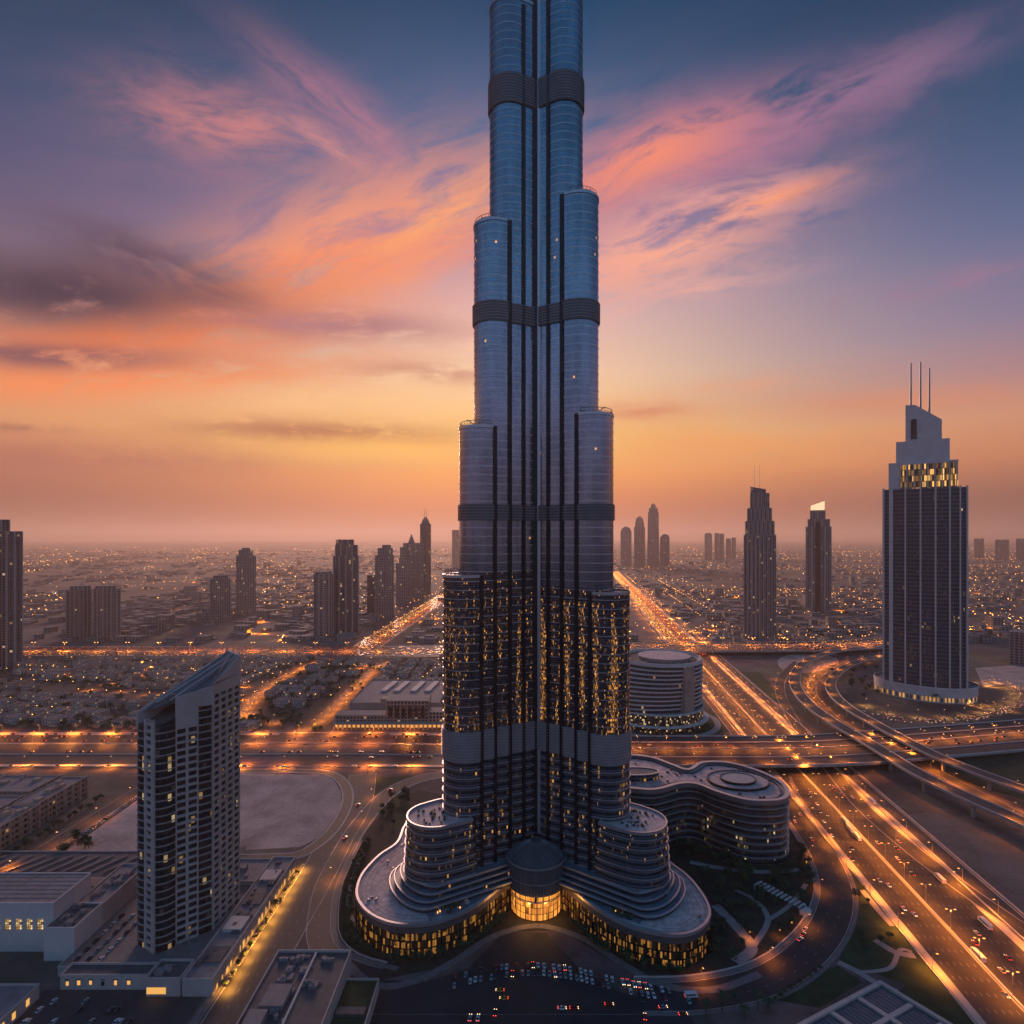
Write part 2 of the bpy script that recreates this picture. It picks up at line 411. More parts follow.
# ================================================================== SETTING: ground, lots, roads
def ground_mat():
    m, k, b = newmat('desert_city_ground')
    p = k.n('ShaderNodeNewGeometry').outputs['Position']
    n1 = k.noise(p, .0011, 6, .6, .3); n2 = k.noise(p, .012, 5, .65); n3 = k.noise(p, .09, 3, .6)
    vo = k.n('ShaderNodeTexVoronoi', feature='F1'); k.put(vo.inputs['Vector'], p); vo.inputs['Scale'].default_value = .008
    c = k.mix(k.smooth(n2, .35, .65), (.12, .095, .08), (.24, .19, .165))
    c = k.mix(k.smooth(n1, .45, .62), c, (.075, .072, .06))
    c = k.mix(k.m('MULTIPLY', k.smooth(n3, .45, .7), .5), c, (.07, .06, .05))
    c = k.mix(.25, c, vo.outputs['Color'], 'MULTIPLY')
    k.put(b.inputs['Base Color'], c); b.inputs['Roughness'].default_value = .95
    return m
M['ground'] = ground_mat()
gb = MB(); gx = [-45000, -20000, -9000, -4500]+list(range(-3000, 3001, 500))+[4500, 9000, 20000, 45000]
gy = [-6000, -3000]+list(range(-1500, 4001, 500))+[5500, 8000, 12000, 20000, 32000, 50000, 75000]
vs = [(x, y, 0) for y in gy for x in gx]; nx = len(gx)
gb.add(vs, [[j*nx+i, j*nx+i+1, (j+1)*nx+i+1, (j+1)*nx+i] for j in range(len(gy)-1) for i in range(nx-1)])
tag(gb.build('ground', M['ground']), kind='structure')
def lot(name, poly, mt, z=.02, smooth=0, kind='structure', closed=True):
    if smooth: poly = crom(poly, smooth, True)
    b = MB(); b.sheet(poly, z); return tag(b.build(name, M[mt] if isinstance(mt, str) else mt), kind=kind)
px = lambda L, z=0: [P(x, y, z) for x, y in L]
# ---- road centre lines (x, y, z)
def XL(Y): return 258+.117*(Y-444)
HW = [(XL(Y)+34, Y, 0) for Y in (150, 300, 500, 700, 900, 1200, 1600, 2200, 3000, 4200, 6000)]
CROSS = crom([(-2600, 717, 0), (-1200, 717, 0), (-500, 717, 0), (-120, 716, 0), (-20, 708, 1), (90, 692, 9), (200, 688, 10.5), (345, 690, 10.5), (480, 722, 7), (700, 780, 2.5), (1000, 860, .5), (1600, 1010, .5)], 8)
FARX = crom([(-5000, 1345, 0), (-2500, 1342, 0), (-900, 1340, 0), (-300, 1340, 0), (60, 1342, 4), (300, 1345, 9), (620, 1352, 9), (900, 1425, 5), (1500, 1720, 1), (3200, 2600, 0)], 8)
DIAG = [(-338, 1395, 0), (-335, 1500, 0), (-326, 1750, 0), (-312, 2100, 0), (-295, 2500, 0), (-270, 3100, 0), (-225, 4200, 0)]
STREET = crom([(-149, 250, 0), (-147, 387, 0), (-146, 444, 0), (-147, 503, 0), (-146, 545, 0), (-148, 579, 0), (-154, 615, 0), (-162, 655, 0)], 6)
TOWERROAD = crom([(-136, 478, 0), (-134, 530, 0), (-122, 595, 0), (-92, 634, 0), (-40, 650, 0), (20, 655, 0)], 6)
RINGL = crom([(-137, 500, 0), (-136, 440, 0), (-128, 398, 0), (-118, 372, 0), (-98, 353, 0), (-70, 343, 0)], 8)
RINGR = crom([(70, 331, 0), (103, 332, 0), (140, 341, 0), (173, 360, 0), (207, 392, 0), (233, 431, 0), (249, 479, 0), (258, 529, 0), (268, 584, 0), (283, 640, 0)], 8)
SIDEST = crom([(-385, 330, 0), (-380, 480, 0), (-374, 600, 0), (-368, 655, 0)], 5)
RAMPA = crom([(*P(1110, 865, 16), 16), (*P(1024, 822, 16), 16), (*P(970, 798, 16), 16), (*P(917, 772, 16), 16), (*P(873, 745, 16), 16), (*P(831, 720, 16), 16), (*P(806, 701, 16), 16), (*P(795, 683, 16), 16),
              (*P(799, 668, 15), 15), (*P(815, 657, 13), 13), (*P(843, 650, 11), 11), (*P(885, 647, 10), 10), (*P(940, 644, 8), 8)], 8)
RAMPB = crom([(*P(1110, 822, 14), 14), (*P(1024, 789, 14), 14), (*P(978, 772, 14), 14), (*P(940, 757, 14), 14), (*P(906, 740, 14), 14), (*P(873, 722, 14), 14), (*P(848, 707, 14), 14), (*P(834, 694, 14), 14),
              (*P(831, 682, 13), 13), (*P(840, 671, 12), 12), (*P(857, 662, 11), 11), (*P(885, 656, 10), 10), (*P(940, 652, 8), 8)], 8)
LOOP = crom([(*P(880, 662), 0), (*P(840, 664), 0), (*P(818, 676), 0), (*P(812, 692), 0), (*P(826, 710), 0), (*P(850, 728), 0), (*P(880, 742), 0), (*P(925, 765), 0), (*P(975, 792), 0), (*P(1060, 835), 0)], 8)
LOOPIN = crom([(*P(797, 662), 0), (*P(783, 676), 0), (*P(780, 692), 0), (*P(790, 714), 0), (*P(806, 738), 0), (*P(830, 768), 0), (*P(862, 806), 0), (*P(910, 848), 0), (*P(970, 893), 0), (*P(1060, 955), 0)], 8)
DROP = crom([(*P(868, 706), 0), (*P(905, 716), 0), (*P(955, 716), 0), (*P(1000, 706), 0), (*P(1012, 692), 0), (*P(985, 681), 0)], 6)
MID = crom([(-700, 1000, 0), (-560, 960, 0), (-400, 880, 0), (-290, 800, 0), (-250, 780, 0)], 6)
VSTREET = crom([(*P(392, 730), 0), (*P(330, 733), 0), (*P(310, 728), 0), (*P(340, 700), 0), (*P(375, 668), 0), (*P(388, 662), 0)][2:], 6)
VSTREET2 = crom([(*P(236, 720), 0), (*P(262, 690), 0), (*P(300, 668), 0), (*P(330, 657), 0)], 6)
WAYS = []
def road(name, pts, o0, o1, z=.02, m='asphalt', lanes=(), edges=(), label=None):
    b = MB(); pts = resample(pts, 12) if len(pts[0]) == 3 else pts
    b.ribbon(pts, o0, o1, 0, z)
    for o, w in edges: b.ribbon(pts, o-w/2, o+w/2, 1, z+.012)
    for o in lanes:                                   # broken lane lines
        fine = resample(pts, 3.0)
        for i in range(0, len(fine)-1, 4):
            if fine[i][1] > 1900: break
            b.ribbon(fine[i:i+2], o-.14, o+.14, 2, z+.02)
    return tag(b.build(name, [M[m], M['shoulder'], M['paint']]), kind='structure')
HWr = resample(HW, 12)
road('highway_road', HWr, -34, 36, .05, 'asphalt', [-30+3.7*i for i in range(1, 7)]+[1.5+3.7*i for i in range(1, 8)], [(-31.5, 4.6), (-3, 3.0), (33, 6)])
road('service_road', HWr, 39, 55, .03, 'asphalt_old', [47], [(40.5, 2.2), (54, 1.2)])
road('frontage_road', [p for p in HWr if p[1] > 545], -48, -37, .034, 'asphalt_old', [-42.5], [(-38, 1.2), (-47, 1.2)])
cl = [p for p in CROSS if p[0] < -18]; cb = [p for p in CROSS if p[0] >= -30]
road('cross_highway_road', cl, -62, 62, .04, 'asphalt', [-44, -40.3, -36.6, -32.9, -14, -10.3, -6.6, 20, 23.7, 27.4], [(-57, 7), (-21, 4.5), (16, 2.2), (49.5, 6.5)])
road('far_highway_road', [p for p in FARX if p[0] < 0], -70, 70, .04, 'asphalt_old', [-30, -22, 22, 30], [(-55, 10), (0, 7), (48, 10)])
road('avenue_road', DIAG, -38, 38, .06, 'asphalt_old', [-20, -12, 12, 20], [(-32, 5), (0, 5), (32, 5)])
road('street_road', STREET, -15, 14, .045, 'asphalt_old', [-5, 0, 5], [(-14, .6), (13.5, .6)])
road('tower_access_road', TOWERROAD, -8, 8, .03, 'asphalt_old', [0], [(-7.4, .5), (7.4, .5)])
SANDLOOP = crom([(*P(238, 771), 0), (*P(300, 771), 0), (*P(328, 773), 0), (*P(343, 782), 0), (*P(348, 796), 0), (*P(344, 812), 0), (*P(331, 832), 0), (*P(312, 848), 0), (*P(292, 856), 0), (*P(238, 858), 0)], 8)
road('sand_lot_loop_road', SANDLOOP, -4.5, 4.5, .065, 'asphalt', [0], [(-4.3, .7), (4.3, .7)])
road('ring_road', RINGL, -8, 8, .055, 'asphalt', [0], [(-7.4, .5), (7.4, .5)])
road('ring_road', RINGR, -11, 11, .055, 'asphalt', [-3.5, 3.5], [(-10.4, .5), (10.4, .5)])
road('side_street_road', SIDEST, -8, 8, .03, 'asphalt_old', [0], [(7.3, .5), (-7.3, .5)])
road('loop_road', LOOP, -7, 7, .07, 'asphalt_old', [0], [(-6.2, .8), (6.2, .8)])
road('loop_road', LOOPIN, -8, 8, .08, 'asphalt', [0], [(-7.2, .8), (7.2, .8)])
road('hotel_drive_road', DROP, -6, 6, .06, 'asphalt_old', [0])
road('villa_street_road', VSTREET, -6.5, 6.5, .05, 'asphalt_old', [0])
road('villa_street_road', VSTREET2, -6.5, 6.5, .05, 'asphalt_old', [0])
road('villa_street_road', MID, -8, 8, .045, 'asphalt_old', [0])
# forecourt in front of the podium, with painted bays
fb = MB()
fc = [(-95, 285), (95, 285), (95, 326), (62, 333), (40, 352), (22, 384), (10, 386), (-6, 384), (-26, 352), (-50, 342), (-95, 345)]
fb.sheet(fc, .04, 0)
for i in range(12):
    x = -64+i*5.2; fb.box(x, x+.16, 296, 308, .045, .06, 1)
for i in range(9):
    x = 2+i*6; fb.box(x, x+.16, 288, 300, .045, .06, 1)
for y in (309, 318.5): fb.box(-80, 90, y, y+.2, .045, .06, 1)
tag(fb.build('forecourt', [M['asphalt'], M['paint']]), kind='structure')
# kerbed pavement that swings round the forecourt
KERB = crom([(*P(340, 955),), (*P(372, 984),), (*P(412, 982),), (*P(455, 961),), (*P(492, 937),), (*P(537, 926),), (*P(582, 938),), (*P(620, 962),), (*P(660, 984),), (*P(712, 990),), (*P(760, 974),)], 8)
kb = MB(); kb.ribbon(KERB, -2.4, 2.4, 0, .16, .2); tag(kb.build('pavement', M['paving']), kind='structure')
kb = MB(); kb.ribbon(RINGL, -11.5, -8.05, 0, .15, .2); tag(kb.build('pavement', M['paving']), kind='structure')
kb = MB(); kb.ribbon(RINGR, 11.05, 13.5, 0, .15, .2); kb.ribbon(RINGR, -14, -11.05, 0, .15, .2); tag(kb.build('pavement', M['paving']), kind='structure')
kb = MB(); kb.ribbon(STREET[:14], -20, -15.05, 0, .15, .2); tag(kb.build('pavement', M['paving']), kind='structure')
for pts_, o_ in ((SANDLOOP, 5.1), (SANDLOOP, -5.1), (TOWERROAD, 8.6), (TOWERROAD, -8.6)):
    kb = MB(); kb.ribbon(pts_, o_-.4, o_+.4, 0, .16+abs(o_)*.003+(.004 if o_ > 0 else 0), .2); tag(kb.build('kerb', M['pale']), kind='structure')
# lots
lot('sand_lot', px([(246, 776), (318, 774), (334, 780), (341, 792), (341, 806), (333, 822), (318, 838), (300, 847), (246, 850)])[::-1]+[], 'sand', .025)
lot('sand_lot', [(-360, 480), (-252, 480), (-200, 500), (-190, 640), (-345, 648), (-362, 600)], 'sand', .022)
lot('sand_lot', px([(778, 660), (795, 654), (830, 656), (838, 664), (815, 672), (785, 671)]), 'sand', .03, 4)
lot('sand_lot', px([(925, 812), (1100, 850), (1100, 980), (985, 880), (930, 838), (905, 815)]), mat('bare_ground', (.17, .135, .115), .95, var=.35, scale=.03), .028)
lot('sand_lot', px([(975, 668), (1060, 662), (1080, 690), (985, 690)]), 'sand', .03)
lot('lawn', px([(833, 848), (852, 868), (870, 885), (905, 935), (960, 1000), (985, 1040), (860, 1040), (905, 985), (880, 975), (838, 962), (850, 930), (856, 900), (846, 868)]), 'lawn', .03)
lot('lawn', px([(360, 778), (405, 776), (440, 778), (392, 790), (372, 798)]), 'lawn', .024)
lot('lawn', px([(378, 800), (402, 793), (412, 805), (398, 828), (382, 820)]), 'lawn', .026)
lot('lawn', px([(735, 672), (760, 672), (776, 690), (790, 715), (772, 712), (752, 690)]), 'lawn', .026)
lot('lawn', px([(716, 700), (728, 706), (742, 720), (735, 732), (690, 734)]), 'lawn', .026)
lot('lawn', px([(805, 742), (880, 756), (1024, 800), (1100, 790), (1100, 745), (1024, 752), (930, 742)]), mat('dark_scrub', (.035, .045, .022), .95, var=.5, scale=.08), .024)
lot('lawn', px([(800, 975), (838, 966), (862, 982), (820, 1008), (775, 1000)]), 'lawn', .027)
lot('residential_ground', [(-1150, 792), (-240, 792), (-240, 1015), (-75, 1020), (-75, 1262), (-1500, 1262)], mat('dark_residential_ground', (.085, .07, .058), .95, var=.4, scale=.03), .018)
lot('garden_bed', px([(340, 940), (322, 905), (330, 875), (360, 838), (395, 800), (420, 790), (470, 800), (660, 800), (700, 800), (790, 800), (822, 850), (826, 890), (806, 935), (770, 962), (712, 985), (640, 978), (560, 930), (500, 932), (440, 968), (380, 980)]), 'soil', .012)
gp = MB()
for L, w in (([(715, 905), (735, 925), (752, 948), (735, 962)], 3.4), ([(752, 948), (768, 920), (755, 900), (735, 890)], 1.8), ([(690, 862), (720, 868), (760, 872), (800, 870)], 2.6), ([(806, 884), (790, 905), (768, 920)], 1.6), ([(365, 850), (352, 880), (350, 915), (372, 940)], 1.6)):
    gp.ribbon(crom([(*P(x, y), 0) for x, y in L], 6), -w, w, 0, .03+w*.01)
tag(gp.build('garden_path', M['concrete']), kind='structure')
gp = MB()
for L, w in (([(838, 962), (858, 972), (880, 985), (898, 992)], 2.2), ([(862, 972), (890, 968), (900, 950), (912, 952)], 1.3), ([(862, 890), (880, 912), (893, 926)], 2.0), ([(875, 940), (895, 952), (915, 956)], 2.4)):
    gp.ribbon(crom([(*P(x, y), 0) for x, y in L], 6), -w, w, 0, .04+w*.01)
tag(gp.build('lawn_path', M['concrete']), kind='structure')
lot('car_park', [(-262, 336), (-262, 300), (-170, 300), (-170, 336)], 'asphalt_old', .022)
lot('car_park', px([(874, 712), (905, 722), (960, 722), (1010, 714), (1030, 695), (1005, 684), (970, 690), (905, 706)]), 'asphalt_old', .035)
lot('car_park', px([(700, 622), (716, 612), (738, 622), (742, 640), (722, 640)]), 'asphalt_old', .035)

# ================================================================== bridges, ramps, barriers
def deck(name, label, cat, pts, o0, o1, th, piers, group=None, bars=(), lanes=()):
    t = thing(name, label, cat)
    b = MB(); pts = resample(pts, 10); b.ribbon(pts, o0, o1, 0, 0, th)
    b.build('bridge_deck', [M['concrete']], t)
    r = MB(); r.ribbon(pts, o0+.9, o1-.9, 0, .03)
    for o in lanes: 
        fine = resample(pts, 3)
        for i in range(0, len(fine)-1, 4): r.ribbon(fine[i:i+2], o-.14, o+.14, 1, .045)
    r.build('road_surface', [M['asphalt_old'], M['paint']], t)
    for o, w, h in ((o0+.4, .5, 1.1), (o1-.4, .5, 1.1), *bars):
        q = MB(); q.ribbon(pts, o-w/2, o+w/2, 0, h, h); q.build('parapet', M['white'], t)
    for i, (x, y, z) in piers:
        q = MB(); q.obox(x, y, 2.6, 2.6, 0, z-th, 0, 0); q.obox(x, y, 8, 3.2, z-th-1.6, z-th-.02, 0, 0); q.build('pier', M['concrete'], t)
    return t
def piers(pts, step, skip=lambda p: False): return [(i, p) for i, p in enumerate(resample(pts, step)) if p[2] > 4 and not skip(p)]
onHW = lambda p: abs(p[0]-XL(p[1])-34) < 0
deck('road_bridge', 'broad concrete bridge carrying the cross highway over the diagonal motorway', 'bridge', cb, -46, 48, 2.2,
     [(0, (x, y, 10.4)) for x in (247, 290, 334) for y in (660, 715)], bars=((-3, .6, .9), (-24, .6, .9), (24, .6, .9)), lanes=(-16, -12, 8, 12, 30, 34))
deck('road_bridge', 'long far bridge carrying the second highway across the motorway beyond the round building', 'bridge', [p for p in FARX if p[0] >= -20], -56, 56, 2.2,
     [(0, (x, 1345, 9)) for x in (340, 400, 470)], bars=((0, 1.0, 1.2), (-20, .8, 1.0), (22, .8, 1.0)))
deck('flyover_ramp', 'outer curved flyover ramp on pillars, nearer the motorway', 'ramp', RAMPA, -8.6, 8.6, 1.9, piers(RAMPA, 55)[1:], lanes=(0,))
deck('flyover_ramp', 'inner curved flyover ramp on pillars, nearer the pale hotel tower', 'ramp', RAMPB, -8, 8, 1.9, piers(RAMPB, 50)[1:], lanes=(0,))
def barrier(label, pts, o, w=.7, h=1.0):
    b = MB(); b.ribbon(resample(pts, 12), o-w/2, o+w/2, 0, h, h); return tag(b.build('crash_barrier', M['pale']), label, 'barrier')
HWn = [p for p in HWr if p[1] < 2600]
barrier('concrete barrier along the lawn side of the motorway', HWn, -35.4, .8)
barrier('concrete median barrier dividing the wide motorway', HWn, -3, 1.1)
barrier('concrete barrier between the motorway and its right service road', HWn, 37.4, .8)
barrier('concrete barrier on the far edge of the right service road', HWn, 56, .7)
barrier('concrete barrier on the far edge of the cross highway left of the supertall', cl, -61, .8)
barrier('concrete median barrier of the cross highway left of the supertall', cl, -21, .9)
barrier('low concrete barrier in the middle lanes of the cross highway', cl, 16, .8)
barrier('concrete barrier on the near edge of the cross highway by the sand lot', cl, 54, .8)
barrier('concrete median barrier of the distant second highway on the left', [p for p in FARX if p[0] < -20], 0, 1.4, 1.2)
barrier('retaining kerb wall around the podium garden left side', RINGL, -12.2, .5, .9)
barrier('retaining kerb wall between garden and ring road on the right', RINGR, -14.4, .5, .9)
# ================================================================== SUPERTALL TOWER
CX, CY = 18.0, 445.0
M['towerglass'] = facade('tower_glass', (.28, .29, .33), (.36, .4, .48), 1.5, 2.0, .1, .1, lit=.0006, lc=(1, .42, .08), ls=.75, gm=.92, gr=.13, wm=.6, wr=.35, colours=False, gvar=.1)
M['glintglass'] = facade('tower_mid_glass_painted_glints', (.2, .19, .2), (.13, .13, .15), .6, 1.5, .08, .14, lit=.02, lc=(1, .42, .08), ls=.5, gm=.7, gr=.18, wm=.6, wr=.35, clump=.9, zband=(95, 120, 165, 236), colours=False, gvar=.3, cs=(.24, .009), cr=(.44, .64), spark=True)  # darker copy of tower glass; gold reflections painted as glowing cells
M['palelouvre'] = mat('pale_louvre', (.42, .38, .38), .5, .3, var=.1)
M['lowglass'] = facade('tower_base_glass', (.2, .2, .22), (.05, .065, .085), 1.2, 3.0, .1, .3, lit=.006, lc=(1, .48, .1), ls=.4, gm=.3, gr=.15, wm=.5, wr=.4, clump=.7, cs=(.16, .014), cr=(.48, .68), zband=(20, 60, 300, 310), colours=False, spark=True)  # more gold reflections painted as glowing cells, in narrow clumps
M['gold'] = facade('lit_podium_glazing', (.05, .04, .03), (.2, .12, .05), 1.25, 4.6, .13, .1, lit=.5, lc=(1, .42, .07), ls=.33, gm=.1, gr=.1, colours=False, clump=.5, cs=(.10, .12), cr=(.36, .56))
M['golddrum'] = facade('lit_drum_glazing', (.06, .05, .04), (.2, .12, .05), 1.3, 4.2, .14, .1, lit=.95, lc=(1, .34, .05), ls=1.3, gm=.1, gr=.1, colours=False)
BASE = 20.0
tower = thing('supertall_tower', 'immense stepped blue glass skyscraper rising from a lobed gold-lit podium', 'skyscraper')
NC = [23, 35, 46, 57, 80]; NR = [14, 14.5, 15, 16, 19]
WINGS = [((-.866, -.5), [632, 473, 329, 227, 66]), ((.809, -.588), [705, 490, 337, 216, 66]), ((.08, .997), [560, 420, 280, 180, 66])]
BANDS = [(103, 123), (265, 276), (403, 417), (558, 579), (662, 676)]
def bay_outline(dr, s, c, r, bulge=.7, g=1.0):
    """ccw outline of one bay of a wing: bowed flanks and a rounded nose"""
    pts = []
    for k in range(9):
        a = s+(c-s)*k/8; pts.append((a, -(r+bulge*sin(pi*k/8))))
    for k in range(1, 16):
        an = -pi/2+pi*k/16; pts.append((c+r*1.02*cos(an)*g, r*sin(an)))
    for k in range(9):
        a = c+(s-c)*k/8; pts.append((a, r+bulge*sin(pi*k/8)))
    lx, ly = -dr[1], dr[0]
    return [(CX+dr[0]*a+lx*b, CY+dr[1]*a+ly*b) for a, b in pts]
for dr, tops in WINGS:
    lx, ly = -dr[1], dr[0]
    for i in range(5):
        s = 0 if i == 0 else NC[i-1]+(9.2 if i < 4 else 5)
        c, r, zt = NC[i], NR[i], tops[i]
        o = bay_outline(dr, s, c, r)
        b = MB(); b.prism(o, BASE if zt < 90 else 62 if i < 4 else BASE, zt, 0 if zt > 90 else 1, 2)
        if zt > 90:
            zs = min(zt, tops[3]+3)
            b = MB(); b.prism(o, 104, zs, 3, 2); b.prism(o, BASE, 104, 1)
            if zs < zt: b.prism(o, zs, zt, 0, 2)
        if i == 4:                      # the lowest tier spreads floor by floor into the podium
            b = MB(); zz = 30.0
            while zz < zt-.1:
                zn = min(zz+6, zt); grow = (zt-zn)*.055
                b.prism(offset(o, grow), zz, zn, 1, 2); zz = zn
        bay = b.build('wing_bay', [M['towerglass'], M['lowglass'], M['deck'], M['glintglass']], tower)
        L = MB()  # aluminium floor ledges, one mesh per stretch between bands
        z = BASE+6
        while z < zt-1:
            if any(a-1 < z < e+1 for a, e in BANDS):
                if L.f: L.build('ledge_trim', [M['alu']], bay); L = MB()
            else:
                low = z < 104
                oz = offset(o, max(0, (zt-z)*.055)) if i == 4 else o
                L.ring(oz, offset(oz, .8 if low else .3 if z < 228 else .16), z-.3, z+(.35 if low else .22 if z < 228 else .4), 0)
            z += 6
        L.ring(offset(o, -.6), offset(o, .5), zt-.8, zt+1.2, 0)
        L.build('ledge_trim', [M['alu']], bay)
        for a, e in BANDS:
            if e < zt:
                q = MB(); oo = offset(o, .9)
                q.prism(oo, a, e, 0, 0, True)
                h = a+1.2
                while h < e-.5: q.ring(oo, offset(oo, .35), h, h+.5, 1); h += 2.0
                q.build('mechanical_band', [M['louvre' if a > 110 else 'palelouvre'], M['steel']], bay)
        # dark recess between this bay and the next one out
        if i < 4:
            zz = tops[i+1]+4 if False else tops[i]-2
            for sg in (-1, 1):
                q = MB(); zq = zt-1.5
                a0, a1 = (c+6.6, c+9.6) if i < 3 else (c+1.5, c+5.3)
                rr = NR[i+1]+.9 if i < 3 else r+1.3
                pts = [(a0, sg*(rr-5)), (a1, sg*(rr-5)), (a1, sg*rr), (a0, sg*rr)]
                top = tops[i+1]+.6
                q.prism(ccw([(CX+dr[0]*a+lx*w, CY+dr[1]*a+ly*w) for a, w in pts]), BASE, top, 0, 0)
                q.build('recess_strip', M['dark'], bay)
        if zt > 90:
            q = MB(); oo = offset(o, -.8); n0 = 6
            for k in range(8, 25):
                x, y = oo[k]; q.bar((x, y, zt), (x, y, zt+4.2), .16, 4)
                if k > 8: q.bar((*oo[k-1], zt+4.2), (*oo[k], zt+4.2), .22, 4); q.bar((*oo[k-1], zt+2.2), (*oo[k], zt+2.2), .14, 4)
            q.build('roof_railing', M['steel'], bay)
            q = MB(); xm, ym = CX+dr[0]*(c+2), CY+dr[1]*(c+2)
            q.obox(xm, ym, 5, 3, zt, zt+2.6, atan2(dr[1], dr[0])); q.bar((xm, ym, zt+2), (xm+dr[0]*9, ym+dr[1]*9, zt+6), .3)
            q.build('cleaning_crane', M['steel'], bay)
        else:
            q = MB(); oo = offset(o, -1.5); rnd = random.Random(int(dr[0]*100)+i)
            for _ in range(26):
                a = c+rnd.uniform(-8, 12); w = rnd.uniform(-13, 13)
                if (a-c)**2+w*w > 190 and a > c: continue
                x, y = CX+dr[0]*a+lx*w, CY+dr[1]*a+ly*w
                q.obox(x, y, rnd.uniform(.8, 2), rnd.uniform(.8, 1.6), zt, zt+rnd.uniform(.6, 1.4), rnd.uniform(0, 3))
            q.build('roof_terrace_planters', M['leaf2'], bay)['kind'] = 'stuff'
    # extra slim recess in the innermost bay
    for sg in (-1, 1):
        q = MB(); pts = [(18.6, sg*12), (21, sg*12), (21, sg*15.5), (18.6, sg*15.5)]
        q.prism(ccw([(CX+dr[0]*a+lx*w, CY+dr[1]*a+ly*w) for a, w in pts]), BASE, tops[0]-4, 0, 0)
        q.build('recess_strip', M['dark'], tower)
    # long stepped terrace at the foot of the wing
    for c, r, z0, z1 in ((94, 27.5, BASE, 22.6), (92, 25.5, 22.6, 25.2), (89, 23.6, 25.2, 28.2), (86, 22, 28.2, 31.6)):
        o = bay_outline(dr, 0, c, r, .2, .55)
        q = MB(); q.prism(o, z0, z1, 0, 1); q.ring(o, offset(o, .8), z1-.6, z1+.4, 2)
        q.build('terrace_step', [M['lowglass'], M['deckblue'], M['alu']], tower)
# core, with the dark channel and bright strip seen between the two front wings
q = MB(); q.lathe(CX, CY, [(16, BASE), (16, 730), (11, 731), (11, 775), (7, 776), (7, 800), (2, 801), (1, 860)], 24, 0, 0)
q.build('core', [M['towerglass']], tower)
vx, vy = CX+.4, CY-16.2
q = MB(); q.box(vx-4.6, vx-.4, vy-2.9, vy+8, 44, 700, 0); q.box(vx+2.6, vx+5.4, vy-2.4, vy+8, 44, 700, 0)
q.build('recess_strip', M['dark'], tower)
q = MB(); q.box(vx-.35, vx+2.5, vy-3.5, vy+8, 44, 702, 0)
q.build('central_mullion', M['alu'], tower)
# ---- podium
front = [(857-500, 899.6)]
PODR = [(507, 882), (477, 905), (445, 919.5), (418, 924.5), (391, 923), (369, 913.5), (357.6, 900), (356.6, 887), (363, 872), (379, 855), (397, 842)]
PODL = [(666, 857), (686, 874), (698, 887), (708, 903), (710, 917), (698, 930), (676, 935), (643, 930), (614, 919), (589, 903), (566, 884)]
left = [P(x, y, 20) for x, y in PODR]; rgt = [P(x, y, 20) for x, y in PODL]
outline = left+[(-87, 488), (-76, 522), (-40, 540), (-15, 570), (20, 590), (55, 565), (80, 530), (110, 490)]+rgt+[(33, 408), (17, 414), (3, 408)]
pod = crom(outline, 5, True); pod = ccw(pod)
b = MB(); ins = offset(pod, -.9)
b.prism(ins, 0, 14.6, 0)
glz = b.build('podium_glazing', [M['gold']], tower)
q = MB(); q.prism(pod, 14.6, 19.4, 0, None, False); q.add([(x, y, 19.35) for x, y in offset(pod, -1.0)], [list(range(len(pod)))], 1)
q.add([(x, y, 14.62) for x, y in pod], [list(range(len(pod)))[::-1]], 0)
q.build('podium_roof', [M['louvre'], M['deck']], tower)
q = MB(); q.ring(offset(pod, -1.3), offset(pod, .35), 18.6, 20.5, 0); q.build('roof_edge', M['alu'], tower)
q = MB()
pr = resample([(*p, 0) for p in pod]+[(*pod[0], 0)], 6.4)
for x, y, _ in pr: q.obox(x, y, .8, .8, 0, 14.5, 0)
q.build('glazing_fin', M['dark'], tower)['kind'] = 'stuff'
q = MB(); q.ring(ins, offset(pod, -.3), 4.6, 5.1, 0); q.ring(ins, offset(pod, -.3), 9.2, 9.7, 0); q.build('spandrel', M['dark'], tower)
def inside(p, pl):
    r = False
    for i in range(len(pl)):
        (x1, y1), (x2, y2) = pl[i-1], pl[i]
        if (y1 > p[1]) != (y2 > p[1]) and p[0] < (x2-x1)*(p[1]-y1)/(y2-y1)+x1: r = not r
    return r
